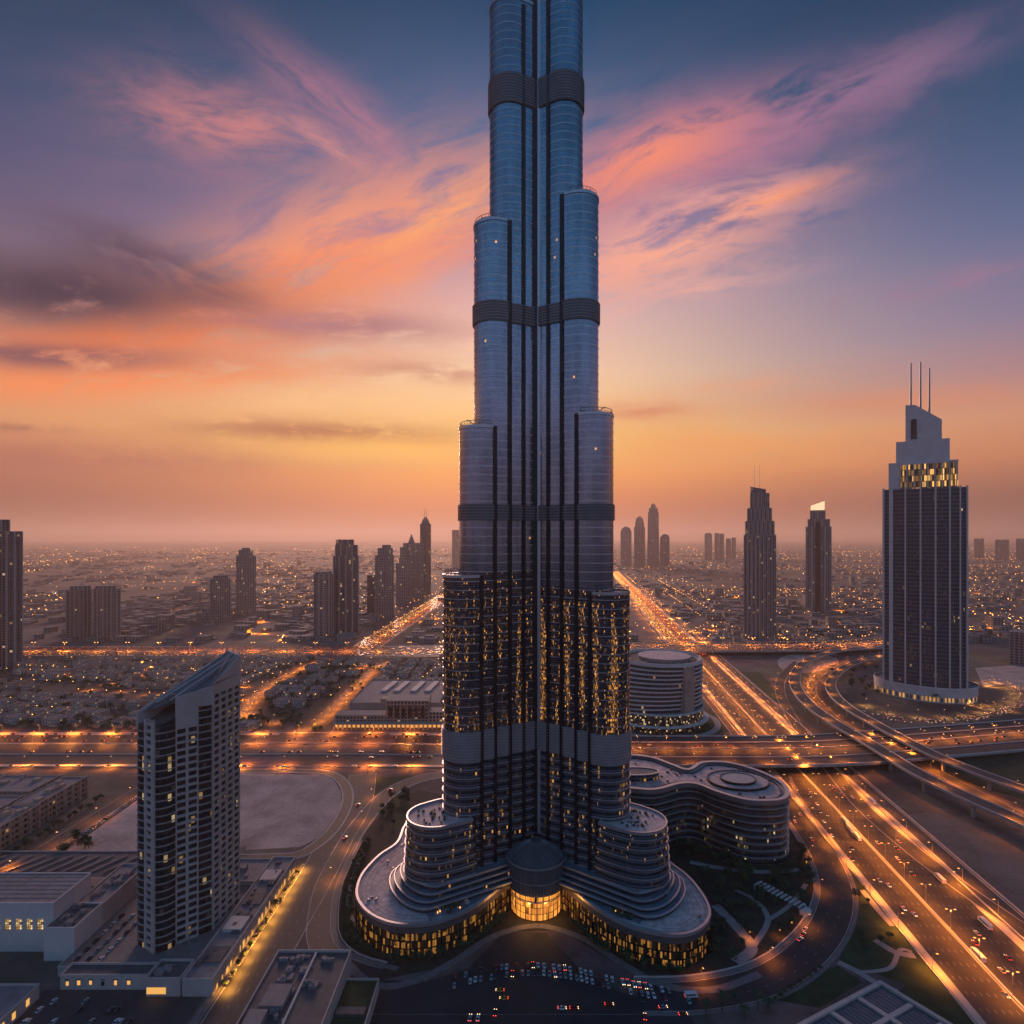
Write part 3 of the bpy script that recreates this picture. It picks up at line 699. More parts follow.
# blue-grey terraces along the front of each wing, on the podium roof
for dr, (a0, a1), sg in ((WINGS[0][0], (26, 98), 1), (WINGS[1][0], (26, 96), -1)):
    lx, ly = -dr[1], dr[0]
    inner = offset(pod, -3.2); outer = []
    for k in range(12):
        a = a0+(a1-a0)*k/11; w = 24
        while w < 44 and inside((CX+dr[0]*a+lx*(w+.5)*sg, CY+dr[1]*a+ly*(w+.5)*sg), inner) and hypot(CX+dr[0]*a+lx*w*sg-16.6, CY+dr[1]*a+ly*w*sg-413) > 22: w += .5
        outer.append((a, w*(1 if k < 10 else .94)))
    wmax = dict((round(a), w) for a, w in outer)
    pts = [(a0, 18), (a1, 18)]+outer[::-1]
    pl = ccw([(CX+dr[0]*a+lx*w*sg, CY+dr[1]*a+ly*w*sg) for a, w in pts])
    q = MB(); q.prism(pl, 19.3, 19.75, 0, 0); te = q.build('pool_terrace', [M['deckblue']], tower)
    rnd = random.Random(5+sg); pb, pp, pw = MB(), MB(), MB()
    for _ in range(70):
        k = rnd.randrange(1, 11); a = outer[k][0]+rnd.uniform(-2, 2); w = rnd.uniform(24, max(25, outer[k][1]-2))
        x, y = CX+dr[0]*a+lx*w*sg, CY+dr[1]*a+ly*w*sg
        k = rnd.random()
        if k < .55:
            for _k in range(rnd.randint(2, 5)): 
                pp.lathe(x+rnd.uniform(-1.5, 1.5), y+rnd.uniform(-1.2, 1.2), [(.1, 19.7), (rnd.uniform(.6, 1.1), 20.5), (.7, 21.3), (.1, 21.9)], 6)
        elif k < .8: pb.obox(x, y, rnd.uniform(1.5, 4), .7, 19.75, 20.6, rnd.uniform(0, 3))
        else: pw.obox(x, y, .5, .5, 19.75, 20.5, 0)
    pp.build('terrace_planting', M['leaf2'], te)['kind'] = 'stuff'
    pb.build('terrace_bench', M['pale'], te)['kind'] = 'stuff'
    pw.build('terrace_lantern', M['lamp'], te)['kind'] = 'stuff'
    q = MB()
    for k in range(22):
        a = a0+8+k*(a1-a0-14)/22; w = 19.2 if False else 23.5
        q.obox(CX+dr[0]*a+lx*w*sg, CY+dr[1]*a+ly*w*sg, 1.5, .3, 19.9, 21.2, atan2(dr[1], dr[0]))
    q.build('wall_lantern', emit('dim_lantern', (1, .5, .14), .35), te)['kind'] = 'stuff'
q = MB(); rnd = random.Random(42); inn = offset(pod, -4)
for _ in range(170):
    x, y = rnd.uniform(-110, 130), rnd.uniform(350, 520)
    if not inside((x, y), inn) or hypot(x-CX, y-CY) < 30: continue
    bad = False
    for dr, _t in WINGS[:2]:
        a = (x-CX)*dr[0]+(y-CY)*dr[1]; w = abs(-(x-CX)*dr[1]+(y-CY)*dr[0])
        if a > -5 and w < 29 and a < 118: bad = True
    if bad: continue
    q.obox(x, y, rnd.uniform(.8, 3.2), rnd.uniform(.6, 1.6), 19.36, 19.36+rnd.uniform(.4, 1.5), rnd.uniform(0, 3))
q.build('rooftop_unit', M['steel'], tower)['kind'] = 'stuff'
q = MB()
for k in range(1, 4):
    o1 = offset(pod, -3.2*k); q.ring(offset(o1, -.09), offset(o1, .09), 19.36, 19.4, 0)
q.build('deck_joint', M['roofdark'], tower)
# ---- entrance drum
DX, DY = 16.6, 413.0
q = MB(); q.lathe(DX, DY, [(17.2, 0), (17.2, 17)], 48, 0); drum = q.build('entrance_drum', [M['golddrum']], tower)
q = MB(); q.lathe(DX, DY, [(18.8, 16.6), (19.6, 17.2), (19.6, 35.5)], 64, 0)
for k in range(64):
    a = 2*pi*k/64; q.bar((DX+19.75*cos(a), DY+19.75*sin(a), 17.2), (DX+19.75*cos(a), DY+19.75*sin(a), 35.4), .17, 4, 1)
q.build('louvred_screen', [M['roofdark'], M['steel']], drum)
q = MB(); q.lathe(DX, DY, [(20.4, 34.9), (20.4, 36.4), (19.2, 36.5), (4, 45), (0.2, 45.6)], 64, 0)
for k in range(40):
    a = 2*pi*k/40; q.bar((DX+19*cos(a), DY+19*sin(a), 36.8), (DX+4*cos(a), DY+4*sin(a), 45.2), .2, 4, 1)
q.build('cone_roof', [M['roofdark'], M['steel']], drum)
q = MB(); q.lathe(DX, DY, [(20.7, 34.9), (20.7, 36.3), (20.3, 36.3)], 64, 0); q.lathe(DX, DY, [(19.9, 24.8), (19.9, 25.4), (19.5, 25.4)], 64, 0); q.lathe(DX, DY, [(18.3, 12.2), (18.3, 12.8), (17.1, 12.8)], 64, 0)
q.build('drum_rim', M['alu'], drum)
q = MB()
for k in range(28):
    a = 2*pi*k/28; q.bar((DX+17.6*cos(a), DY+17.6*sin(a), 0), (DX+18.2*cos(a), DY+18.2*sin(a), 16.8), .28, 4)
q.build('drum_column', M['dark'], drum)['kind'] = 'stuff'
def glow_lamp(name, loc, p, c=(1, .47, .1), r=.5, parent=None):
    l = bpy.data.lights.new(name, 'POINT'); l.energy = p; l.color = c; l.shadow_soft_size = r
    o = bpy.data.objects.new(name, l); C.objects.link(o); o.location = loc
    if parent: o.parent = parent
    return o
for a in (-1.15, -.4): glow_lamp('entrance_light', (DX+21*cos(-pi/2+a+.78), DY+21*sin(-pi/2+a+.78), 9), 2500, parent=drum)
for f in (6, 12, 18, 24, 34, 40):
    pass

# ================================================================== CURVED ANNEX (twin lobes)
M['annexglass'] = facade('annex_glass', (.12, .13, .14), (.045, .06, .075), 1.3, 2.85, .07, .2, lit=.004, lc=(.9, .55, .12), ls=.35, gm=.35, gr=.12, spark=True, clump=.7, zband=(-1, 4, 18, 36))
ann = [(600, 787), (628, 788.5), (655, 790), (680, 784), (697, 784.5), (717, 792), (746, 800), (772, 801), (786, 798), (788, 790), (780, 781), (756, 770), (727, 762.5), (702, 762.5), (688, 769.5), (672, 764.5), (652, 757.5), (628, 755), (600, 756)]
ao = ccw(crom([P(x, y, 50) for x, y in ann], 5, True))
annex = thing('curved_office_block', 'low S-curved office block with banded dark glass and a round disc on its pale roof', 'office block')
b = MB(); b.prism(offset(ao, -.9), 0, 49.4, 0); b.add([(x, y, 48.6) for x, y in offset(ao, -.9)], [list(range(len(ao)))], 1)
b.build('glass_wall', [M['annexglass'], M['deck']], annex)
for k in range(1, 9):
    q = MB(); z = k*5.45; q.ring(offset(ao, -1.0), offset(ao, .75-.05*(8-k)), z-.3, z+.4, 0); q.build('floor_ledge', M['alu'], annex)
q = MB(); q.ring(offset(ao, -2.2), offset(ao, .8), 47.2, 50.4, 0); q.build('parapet', M['steel'], annex)
q = MB(); q.ring(offset(ao, -2.4), offset(ao, .9), 50.42, 50.8, 0); q.build('parapet_coping', M['alu'], annex)
q = MB(); oi = offset(ao, -5.5); q.ring(offset(ao, -5.9), oi, 48.6, 49.6, 0); q.build('roof_kerb', M['dark'], annex)
c2 = P(738, 780, 50)
def ellipse(cx, cy, rx, ry, n=40, a=0): return [(cx+rx*cos(t)*cos(a)-ry*sin(t)*sin(a), cy+rx*cos(t)*sin(a)+ry*sin(t)*cos(a)) for t in [2*pi*k/n for k in range(n)]]
q = MB(); q.prism(ellipse(*c2, 25, 20), 48.6, 50.0, 1, 0); q.ring(ellipse(*c2, 24.6, 19.6), ellipse(*c2, 25.4, 20.4), 48.8, 50.7, 1); q.build('roof_plinth', [M['deck'], M['dark']], annex)
q = MB(); q.prism(ellipse(*c2, 14.5, 12), 50.1, 51.6, 1, 0); q.ring(ellipse(*c2, 13.8, 11.3), ellipse(*c2, 14.6, 12.1), 51.6, 52, 1); q.build('roof_disc', [M['pale'], M['dark']], annex)
c3 = P(640, 776, 50)
q = MB(); q.prism(ellipse(c3[0]-6, c3[1], 22, 9), 48.6, 54, 1, 0); q.ring(ellipse(c3[0]-6, c3[1], 21, 8), ellipse(c3[0]-6, c3[1], 22.6, 9.6), 54, 54.6, 2); q.build('penthouse', [M['roof'], M['lowglass'], M['alu']], annex)
rnd = random.Random(3); q = MB()
for _ in range(60):
    x, y = P(rnd.uniform(632, 782), rnd.uniform(760, 797), 50)
    if hypot((x-c2[0])/27, (y-c2[1])/23) < 1 or hypot((x-c3[0]+6)/24, (y-c3[1])/11) < 1: continue
    ins = False; oi2 = offset(ao, -6)
    for i in range(len(oi2)):
        (x1, y1), (x2, y2) = oi2[i-1], oi2[i]
        if (y1 > y) != (y2 > y) and x < (x2-x1)*(y-y1)/(y2-y1)+x1: ins = not ins
    if ins: q.obox(x, y, rnd.uniform(1, 2.4), rnd.uniform(.8, 1.6), 48.6, 48.6+rnd.uniform(.7, 1.5), rnd.uniform(0, 3))
q.build('rooftop_unit', M['dark'], annex)['kind'] = 'stuff'

# ================================================================== ROUND BUILDING
M['roundglass'] = facade('round_glass', (.3, .27, .26), (.05, .055, .06), 3.0, 5.6, .1, .3, lit=.012, ls=.4, gm=.2, gr=.15)
M['roundbase'] = facade('round_base_glass', (.14, .12, .11), (.05, .05, .05), 1.6, 2.5, .12, .2, lit=.25, lc=(1, .46, .12), ls=.5, spark=True, gm=.2, gr=.15)
rb = thing('round_office_building', 'drum-shaped pale office building with stacked floor rings beside the motorway', 'office building')
RX, RY = 206, 838
for k in range(11):
    z0 = 24+k*5.6; e = 10-k
    el_ = ellipse(RX-e*2.0, RY, 58+e*2.0, 57, 48); ei = offset(el_, -1.6)
    q = MB(); q.prism(ei, z0, z0+3.9, 0); q.build('glass_band', [M['roundglass']], rb)
    q = MB(); q.ring(offset(el_, -7), el_, z0+3.9, z0+5.6, 0); q.build('floor_ring', [M['pale'] if False else M['white']], rb)
q = MB(); q.prism(ellipse(RX, RY, 50, 50, 48), 85, 85.6, 0, 0); q.ring(ellipse(RX, RY, 55, 55, 48), ellipse(RX, RY, 56.4, 56.4, 48), 85.6, 88.4, 1); q.build('roof_terrace', [M['roofdark'], M['white']], rb)
q = MB(); q.prism(ellipse(RX+6, RY-2, 36, 33, 40), 85.6, 90, 1, 0); q.build('roof_disc', [M['deck'], M['steel']], rb)
q = MB()
for k in range(26):
    a = rnd.uniform(0, 6.28); q.obox(RX+45*cos(a), RY+45*sin(a), rnd.uniform(2, 5), 2, 85.6, 85.6+rnd.uniform(1, 3), a)
q.build('rooftop_unit', M['steel'], rb)['kind'] = 'stuff'
q = MB(); q.prism(ellipse(RX-8, RY-2, 66, 62, 56), 0, 24, 0, 1); q.ring(ellipse(RX-8, RY-2, 65, 61, 56), ellipse(RX-8, RY-2, 67.2, 63.2, 56), 22.6, 24.8, 2); q.ring(ellipse(RX-8, RY-2, 66, 62, 56), ellipse(RX-8, RY-2, 73, 69, 56), 8.5, 9.6, 2); q.build('base_drum', [M['roundbase'], M['roof'], M['white']], rb)
a = radians(-62); q = MB(); q.obox(RX+54*cos(a), RY+54*sin(a), 17, 8, 22, 83, a+pi/2, 0); q.build('stair_slab', M['stone'], rb)
q = MB(); q.ring(ellipse(RX-4, RY-4, 76, 74, 56), ellipse(RX-4, RY-4, 84, 82, 56), 0, 1.2, 0); q.build('approach_ramp', M['concrete'], rb)
# ================================================================== OTHER TOWERS
FAC = {}
def fac(key, *a, **k):
    if key not in FAC: FAC[key] = facade('facade_'+key, *a, **k)
    return FAC[key]
fac('ribbed', (.3, .26, .25), (.05, .05, .06), 5.0, 5.5, .42, .3, lit=.03, ls=.4, gm=.1, gr=.2)
fac('dark', (.16, .15, .16), (.05, .06, .08), 5.5, 5.0, .3, .22, lit=.03, ls=.4, gm=.2, gr=.2)
fac('balcony', (.34, .28, .26), (.06, .055, .06), 7.0, 5.5, .3, .42, lit=.02, gm=.1, gr=.25)
fac('far', (.3, .26, .26), (.1, .09, .1), 14, 9, .35, .3, lit=.02, gm=.1, gr=.3)
class Frame:
    """local axes of a tower that turns its front towards the viewer's side: r to the right, f away"""
    def __init__(s, pxc, Y, turn=0.0):
        s.X = XX(pxc, Y); s.Y = Y; a = atan2(s.X, Y)+turn; s.a = a
        s.r = (cos(a), -sin(a)); s.f = (sin(a), cos(a)); s.k = Y/FPX*cos(atan2(s.X, Y)); s.pc = pxc
    def pt(s, r, f): return (s.X+s.r[0]*r+s.f[0]*f, s.Y+s.r[1]*r+s.f[1]*f)
    def rect(s, x0, x1, f0, f1): return [s.pt((x0-s.pc)*s.k, f0), s.pt((x1-s.pc)*s.k, f0), s.pt((x1-s.pc)*s.k, f1), s.pt((x0-s.pc)*s.k, f1)]
    def z(s, py, f=0): return ZZ(py, s.Y+f*cos(s.a))
def tower_of(name, label, cat, base_py, tiers, key, masts=(), depth=.8, turn=0.0, ribs=0, group=None, capmat='roof', wing=None):
    """tiers: (x0, x1, top_py[, kind]) from the widest up, in the photograph's pixels; they are turned into metres at the tower's own distance"""
    x0, x1 = tiers[0][:2]; Y = FPX*CH/(base_py-HY); F = Frame((x0+x1)/2, Y, turn)
    t = thing(name, label, cat, group=group); D = (x1-x0)*F.k*depth
    zb = 0
    for i, T in enumerate(tiers):
        a, b_, top = T[:3]; kind = T[3] if len(T) > 3 else 'box'; zt = F.z(top)
        ins = D*(1-(b_-a)/(x1-x0))*.35 if i else 0
        poly = F.rect(a, b_, ins, D-ins)
        q = MB(); mm = [FAC[key], M[capmat]]
        if kind == 'box': q.prism(ccw(poly), zb, zt, 0, 1)
        elif kind in ('slantl', 'slantr'):
            lo = F.z(T[4]); hs = [zt, lo, lo, zt] if kind == 'slantl' else [lo, zt, zt, lo]
            pl = poly; hs_ = hs
            if area(pl) < 0: pl = pl[::-1]; hs_ = hs[::-1]
            q.prism(pl, zb, hs_, 1 if len(T) > 5 else 0, 1); zt = min(hs)
        elif kind == 'dome':
            cxy = F.pt(((a+b_)/2-F.pc)*F.k, D/2); R = (b_-a)/2*F.k; h = zt-zb
            q.lathe(*cxy, [(R, zb), (R*.98, zb+h*.35), (R*.8, zb+h*.62), (R*.5, zb+h*.85), (R*.12, zb+h)], 16, 1, 1)
        elif kind == 'taper':
            s_ = T[4]; c0 = [sum(p[j] for p in poly)/4 for j in (0, 1)]
            up = [(c0[0]+(x-c0[0])*s_, c0[1]+(y-c0[1])*s_) for x, y in poly]
            vs = [(x, y, zb) for x, y in poly]+[(x, y, zt) for x, y in up]
            q.add(vs, [[k, (k+1) % 4, 4+(k+1) % 4, 4+k] for k in range(4)]+[[4, 5, 6, 7]], 0, [[(0, zb), ((b_-a)*F.k, zb), ((b_-a)*F.k, zt), (0, zt)]]*4+[[(0, 0)]*4])
        q.build('tower_body' if i == 0 else 'crown', mm, t)
        if ribs and kind == 'box':
            n = max(2, int(round((b_-a)/ribs)))
            for k in range(n+1):
                u = a+(b_-a)*k/n; w = .13*ribs
                r = MB(); r.prism(ccw(F.rect(max(a-.05, u-w), min(b_+.05, u+w), ins-1.6, ins+.2)), zb, zt+(0 if i else 2), 0, 0); r.build('facade_rib', M['stone'] if key == 'balcony' else M['concrete'], t)
        zb = zt
    for mx, mt in masts:
        p = F.pt((mx-F.pc)*F.k, D*.45); r = F.k*.32
        q = MB(); q.bar((*p, zb-20), (*p, F.z(mt)), r, 6, 0, r*.6); q.build('mast', M['steel'], t)
    return t, F, D
G1 = 'towers lining the avenue on the left'
tower_of('residential_tower', 'dark glass high-rise cut by the left edge of the photo', 'skyscraper', 672, [(-60, 27, 676), (-45, 24.5, 531), (-45, 11, 519)], 'dark', ribs=9)
tower_of('residential_tower', 'wide brown residential block, left half of the joined pair on the far left', 'apartment block', 640, [(66, 92, 590), (70, 91, 586)], 'balcony', ribs=4.4)
tower_of('residential_tower', 'wide brown residential block, right half of the joined pair on the far left', 'apartment block', 640, [(93, 121, 589), (95, 116, 586)], 'balcony', ribs=4.4)
tower_of('residential_tower', 'short dark tower, lower of the lone pair left of the avenue', 'skyscraper', 621, [(210, 231, 579), (213, 228, 575.5)], 'ribbed')
tower_of('residential_tower', 'slim dark tower with a capped top, taller of the pair left of the avenue', 'skyscraper', 614, [(236, 256, 556), (238.5, 253, 550), (242, 250, 548)], 'ribbed')
tower_of('residential_tower', 'brown slab tower with pale edges, nearest and leftmost on the avenue', 'skyscraper', 638, [(313.5, 334, 574), (315, 332, 571.5)], 'balcony', ribs=5.2, depth=.6)
tower_of('residential_tower', 'tallest flat-topped dark tower of the avenue group', 'skyscraper', 635, [(333, 359, 556), (335, 358, 545), (336, 354, 539.5)], 'dark', ribs=6)
tower_of('residential_tower', 'low dark block standing behind the flat-topped avenue tower', 'skyscraper', 616, [(367, 378, 575)], 'dark')
tower_of('residential_tower', 'avenue tower with a rounded cap between flat-topped and spired towers', 'skyscraper', 618, [(375, 394, 555), (377.5, 393, 548), (382, 391, 545)], 'ribbed', depth=1)
tower_of('residential_tower', 'stepped avenue tower in front of the spired one', 'skyscraper', 604, [(396, 411, 563), (399, 410, 558)], 'balcony')
tower_of('residential_tower', 'broad avenue tower with a pointed pyramid roof', 'skyscraper', 601, [(400, 424, 547), (403, 420, 543), (408, 415, 534, 'taper', .05)], 'ribbed')
tower_of('residential_tower', 'slender tapering tower with twin needle masts at the end of the avenue', 'skyscraper', 594, [(420, 431, 524), (421, 430, 519, 'taper', .6), (423.4, 427.6, 517, 'taper', .5)], 'dark', [(424.2, 508), (426.6, 509)])
tower_of('residential_tower', 'faint distant tower just left of the supertall', 'skyscraper', 566, [(452, 460, 530)], 'far')
tower_of('residential_tower', 'hazy domed tower, leftmost of the distant group right of the supertall', 'skyscraper', 566, [(620.5, 631.5, 531), (621, 631, 526.5, 'dome')], 'far')
tower_of('residential_tower', 'hazy domed tower with a shoulder, second of the distant group right of the supertall', 'skyscraper', 566, [(634, 645, 527), (635, 644, 522), (635.5, 643.5, 516, 'dome')], 'far')
tower_of('residential_tower', 'tallest hazy tower with a lit top right of the supertall', 'skyscraper', 567, [(647, 659.5, 512, 'taper', .86), (648.8, 657.8, 508), (650.5, 656, 503, 'dome')], 'far')
tower_of('residential_tower', 'lowest hazy tower beside the tallest distant one', 'skyscraper', 566, [(660, 669.5, 537), (661, 669, 534, 'dome')], 'far')
tower_of('residential_tower', 'small hazy tower, leftmost of the distant row before the slim stepped skyscraper', 'skyscraper', 560, [(704.5, 712, 534), (705.5, 711, 533)], 'far')
tower_of('residential_tower', 'small hazy tower with a notched top in the distant row before the stepped skyscraper', 'skyscraper', 560, [(714.5, 719.5, 534.5), (714.5, 719, 533)], 'far')
tower_of('residential_tower', 'slightly shorter hazy tower touching the notched distant one', 'skyscraper', 560, [(719.6, 724, 533.6)], 'far')
tower_of('residential_tower', 'low hazy twin block, rightmost of the distant row before the stepped skyscraper', 'skyscraper', 559, [(726, 731, 538.5)], 'far')
tower_of('residential_tower', 'low hazy block next to the stepped skyscraper shaft', 'skyscraper', 559, [(731.5, 736, 537.5)], 'far')
tower_of('residential_tower', 'hazy slab just right of the pale hotel tower', 'apartment block', 559, [(974, 984, 538.5)], 'far')
tower_of('residential_tower', 'wider hazy slab right of the pale hotel tower', 'apartment block', 560, [(995, 1009, 539.5)], 'far')
tower_of('residential_tower', 'hazy slab cut by the right edge of the photo', 'apartment block', 560, [(1016, 1032, 538.5)], 'far')
tower_of('apartment_block', 'short brown apartment block at the right edge beyond the hotel car park', 'apartment block', 666, [(1009, 1040, 633)], 'balcony', ribs=5)
# slim stepped skyscraper and its neighbour with the lit top
t, F, D = tower_of('stepped_skyscraper', 'slim brown stepped skyscraper with two rooftop needles', 'skyscraper', 638, [(743.6, 776, 535), (745, 774.5, 521), (747, 772, 508), (750, 769.5, 493), (750.3, 766, 486, 'slantl', 489)], 'ribbed', [(754.4, 463.5), (759.3, 463)], depth=.9, ribs=4.05)
t, F, D = tower_of('lit_top_skyscraper', 'tapering grey skyscraper with a glowing slanted sign on top', 'skyscraper', 613, [(805.5, 831.5, 527), (807.5, 830, 519), (810, 825.5, 510)], 'ribbed', [(823.3, 498.5)], depth=.9, ribs=6.5)
q = MB(); pl = F.rect(810.6, 824.6, D*.1, D*.25); zb = F.z(510); q.prism(pl, zb, [F.z(505.6), F.z(501), F.z(501), F.z(505.6)], 0, 0); q.build('lit_sign', M['sign'], t)
q = MB(); q.prism(ccw(F.rect(815.5, 820.5, -3, .5)), 0, F.z(522), 0, 0); q.build('recess_strip', M['dark'], t)

# ---- the pale hotel tower on the right
M['hotelglass'] = facade('hotel_glass', (.1, .125, .17), (.026, .048, .085), 3.1, 6.1, .16, .26, lit=.003, lc=(1, .5, .14), ls=.28, gm=.0, gr=.15, wm=.0, blind=.04, clump=.3, spark=True, zband=(-5, 20, 160, 190))
M['hotelcrown'] = facade('hotel_crown_glass', (.08, .07, .06), (.1, .08, .05), 2.6, 9.5, .2, .1, lit=.7, lc=(1, .5, .12), ls=.75, colours=False, spark=True)
YH = 937.0; F = Frame(924, YH); H = thing('hotel_tower', 'pale ribbed hotel tower with a lit crown, slanted fin and three masts', 'skyscraper')
k = F.k; D = 88
def fr(x0, x1, f0, f1): return ccw(F.rect(x0, x1, f0, f1))
# the front is very slightly bowed
fz = [F.z(488), F.z(462, 10), F.z(440, 14)]
arc = [F.pt((x-924)*k, 9*((x-924)/43)**2) for x in [881+86*i/12 for i in range(13)]]
body = ccw(arc+[F.pt(43*k, D), F.pt(-43*k, D)])
q = MB(); q.prism(body, 24, fz[0], 0, 1); q.build('tower_body', [M['hotelglass'], M['roof']], H)
def rib(x, w, out, z0, z1, m='white', fo=0):
    f0 = 9*((x-924)/43)**2+fo; q = MB(); q.prism(fr(x-w, x+w, f0-out, f0+1.5), z0, z1, 0, 0); q.build('facade_rib', M[m], H)
for x, w in ((881.9, 1.1), (890, 2.1), (905, .85), (920.5, .85), (935.5, .85), (949.5, .85), (959.5, .85), (966.2, 1.0)): rib(x, w, 2.6, 18, fz[0]+2)
for x in (883.5, 885.5): pass
q = MB()
for zf in [30+6.1*i for i in range(int((fz[0]-30)/6.1))]:
    for i in range(12):
        a0, a1 = arc[i], arc[i+1]; q.wallbar(a0, a1, .02, .7, zf, zf+.6)
q.build('balcony_edge', M['bluegrey'], H)
q = MB(); q.prism(fr(887.5, 957.5, 10, 74), fz[0], fz[1], 0, 1); q.prism(fr(887.3, 898.5, 8.5, 20), fz[0], fz[1]+.5, 2, 2); q.build('lit_crown', [M['hotelcrown'], M['roof'], M['white']], H)
for i in range(9):
    x = 899.5+i*7.1; q = MB(); q.prism(fr(x-.6, x+.6, 7.6, 11), fz[0], fz[1], 0, 0); q.build('crown_pier', M['white'], H)
q = MB(); q.prism(fr(895, 949.6, 14, 70), fz[1], fz[2], 0, 1); q.prism(fr(887.2, 957.8, 8, 76), fz[1]-3, fz[1]+.8, 0, 0, True); q.build('upper_crown', [M['white'], M['roof']], H)
zf = fz[2]; q = MB()
ptsf = [(904.8, F.z(403.5)), (915, F.z(404)), (942, F.z(421))]
lo, hi = [], []
for f0 in (22, 62):
    pass
vs = []
for f0 in (22, 60):
    vs += [(*F.pt((904.8-924)*k, f0), zf), (*F.pt((942-924)*k, f0), zf), (*F.pt((942-924)*k, f0), F.z(421, 22)), (*F.pt((915-924)*k, f0), F.z(404, 22)), (*F.pt((904.8-924)*k, f0), F.z(403.3, 22))]
q.add(vs, [[0, 1, 2, 3, 4], [9, 8, 7, 6, 5]]+[[(i+1) % 5, i, 5+i, 5+(i+1) % 5] for i in range(5)], 0); q.prism(fr(910.5, 916.5, 20.8, 22.5), zf+4, F.z(416), 1, 1); q.build('crown_fin', [M['white'], M['dark']], H)
for mx, mt, mb in ((910.3, 361.5, 404), (920.4, 361.5, 408), (929.5, 369, 414)):
    p = F.pt((mx-924)*k, 40); q = MB(); q.bar((*p, F.z(mb)-8), (*p, F.z(mt, 40)), 1.6, 8, 0, 1.1); q.build('mast', M['steel'], H)
# round skirt at its foot
fc_ = F.pt(0, 42); q = MB(); el_ = ellipse(*fc_, 69, 54, 48, -F.a); q.prism(el_, 0, 9, 0, 1); q.prism(offset(el_, .6), 9, 22, 2, 1, True); q.ring(el_, offset(el_, 1.2), 20, 24, 2); q.build('base_drum', [facade('hotel_base', (.6, .55, .5), (.3, .2, .1), 5, 16, .45, .12, lit=.7, lc=(1, .45, .1), ls=.6, colours=False), M['roof'], M['white']], H)

# ================================================================== WHITE APARTMENT TOWER ON THE LEFT
A_, B_, C_, D_, E_ = (-213, 356), (-188, 378), (-184, 406), (-200, 424), (-229, 366)
AP = thing('apartment_tower', 'white gridded apartment tower with dark glass strips and a sloping roof', 'apartment tower')
zA, zB, zC, zD, zE = 149, 160, 174, 174, 147; FL = 4.5; Z0 = 6
foot = ccw([A_, B_, C_, D_, E_])
hmap = {A_: zA, B_: zB, C_: zC, D_: zD, E_: zE}
core = offset(foot, -1.1)
M['aptwhite'] = mat('weathered_white_render', (.5, .43, .39), .8, var=.18, scale=.06)
M['aptglass'] = facade('apartment_glass', (.015, .025, .03), (.012, .03, .04), 2.2, 4.5, .06, .06, lit=.03, lc=(1, .5, .14), ls=.3, gm=.1, gr=.1, blind=.06)
q = MB(); q.prism(core, Z0, [hmap[p]-9 for p in foot], 0, 1); q.build('glass_wall', [M['aptglass'], M['roofdark']], AP)
def lerp(p, q_, t): return (p[0]+(q_[0]-p[0])*t, p[1]+(q_[1]-p[1])*t)
def grid(p, q_, zt, cols, pier=.26, sp=.42, solid_top=0):
    """a white wall with recessed windows: piers and spandrels of a real thickness in front of the glass"""
    b = MB(); L = hypot(q_[0]-p[0], q_[1]-p[1]); w = 1.0/cols
    for i in range(cols+1):
        t0 = max(0, i*w-w*pier/2); t1 = min(1, i*w+w*pier/2)
        b.wallbar(lerp(p, q_, t0), lerp(p, q_, t1), -1.3, 0, Z0, zt)
    z = Z0
    while z < zt-.5:
        h = FL*sp
        for i in range(cols):
            t0 = i*w+w*pier/2; t1 = (i+1)*w-w*pier/2
            b.wallbar(lerp(p, q_, t0), lerp(p, q_, t1), -1.2, -.06, z, min(z+h, zt))
        z += FL
    b.wallbar(p, q_, -1.25, .06, zt-solid_top, zt+.02)
    b.build('window_grid', M['aptwhite'], AP)
def strip(p, q_, zt, bow=0.0, slabs=True):
    b = MB(); n = 8
    if slabs:
        z = Z0+FL
        while z < zt-1:
            pts = [lerp(p, q_, i/n) for i in range(n+1)]; L = hypot(q_[0]-p[0], q_[1]-p[1]); nx, ny = (q_[1]-p[1])/L, -(q_[0]-p[0])/L
            o = [(x+nx*bow*sin(pi*i/n), y+ny*bow*sin(pi*i/n)) for i, (x, y) in enumerate(pts)]
            for i in range(n): b.wallbar(o[i], o[i+1], -1.6, .15, z-.3, z+.28)
            z += FL
            if slabs != 2: b.build('balcony_slab', M['concrete'], AP); b = MB()
        if slabs == 2: b.build('balcony_slab', M['concrete'], AP)['kind'] = 'stuff'
    if bow:
        g_ = MB(); pts = [lerp(p, q_, i/n) for i in range(n+1)]; o = [(x+nx*(bow*sin(pi*i/n)-.5), y+ny*(bow*sin(pi*i/n)-.5)) for i, (x, y) in enumerate(pts)]
        g_.prism(ccw(o+[lerp(q_, (-205, 390), .12), lerp(p, (-205, 390), .12)]), Z0, zt-1, 0, 1); g_.build('bay_glass', [M['aptglass'], M['roofdark']], AP)
# runs go so that the outside is on the right of p->q (E -> A -> B -> C -> D)
pA = lerp(A_, B_, .36); pB = lerp(A_, B_, .74)
grid(A_, lerp(A_, B_, .03), zA-4, 1)
strip(lerp(A_, B_, .035), pA, zA-8, 1.6)
grid(pA, pB, zA+1, 2, .24, .34, 12)
strip(pB, B_, zB-12, 0, True)
grid(B_, C_, zB+2, 4, .26, .34, 8)
grid(lerp(E_, A_, .45), A_, zA-5, 1, .5)
strip(E_, lerp(E_, A_, .45), zE-6, .8, 2)
strip(C_, D_, zC-6, 1.2, 2)
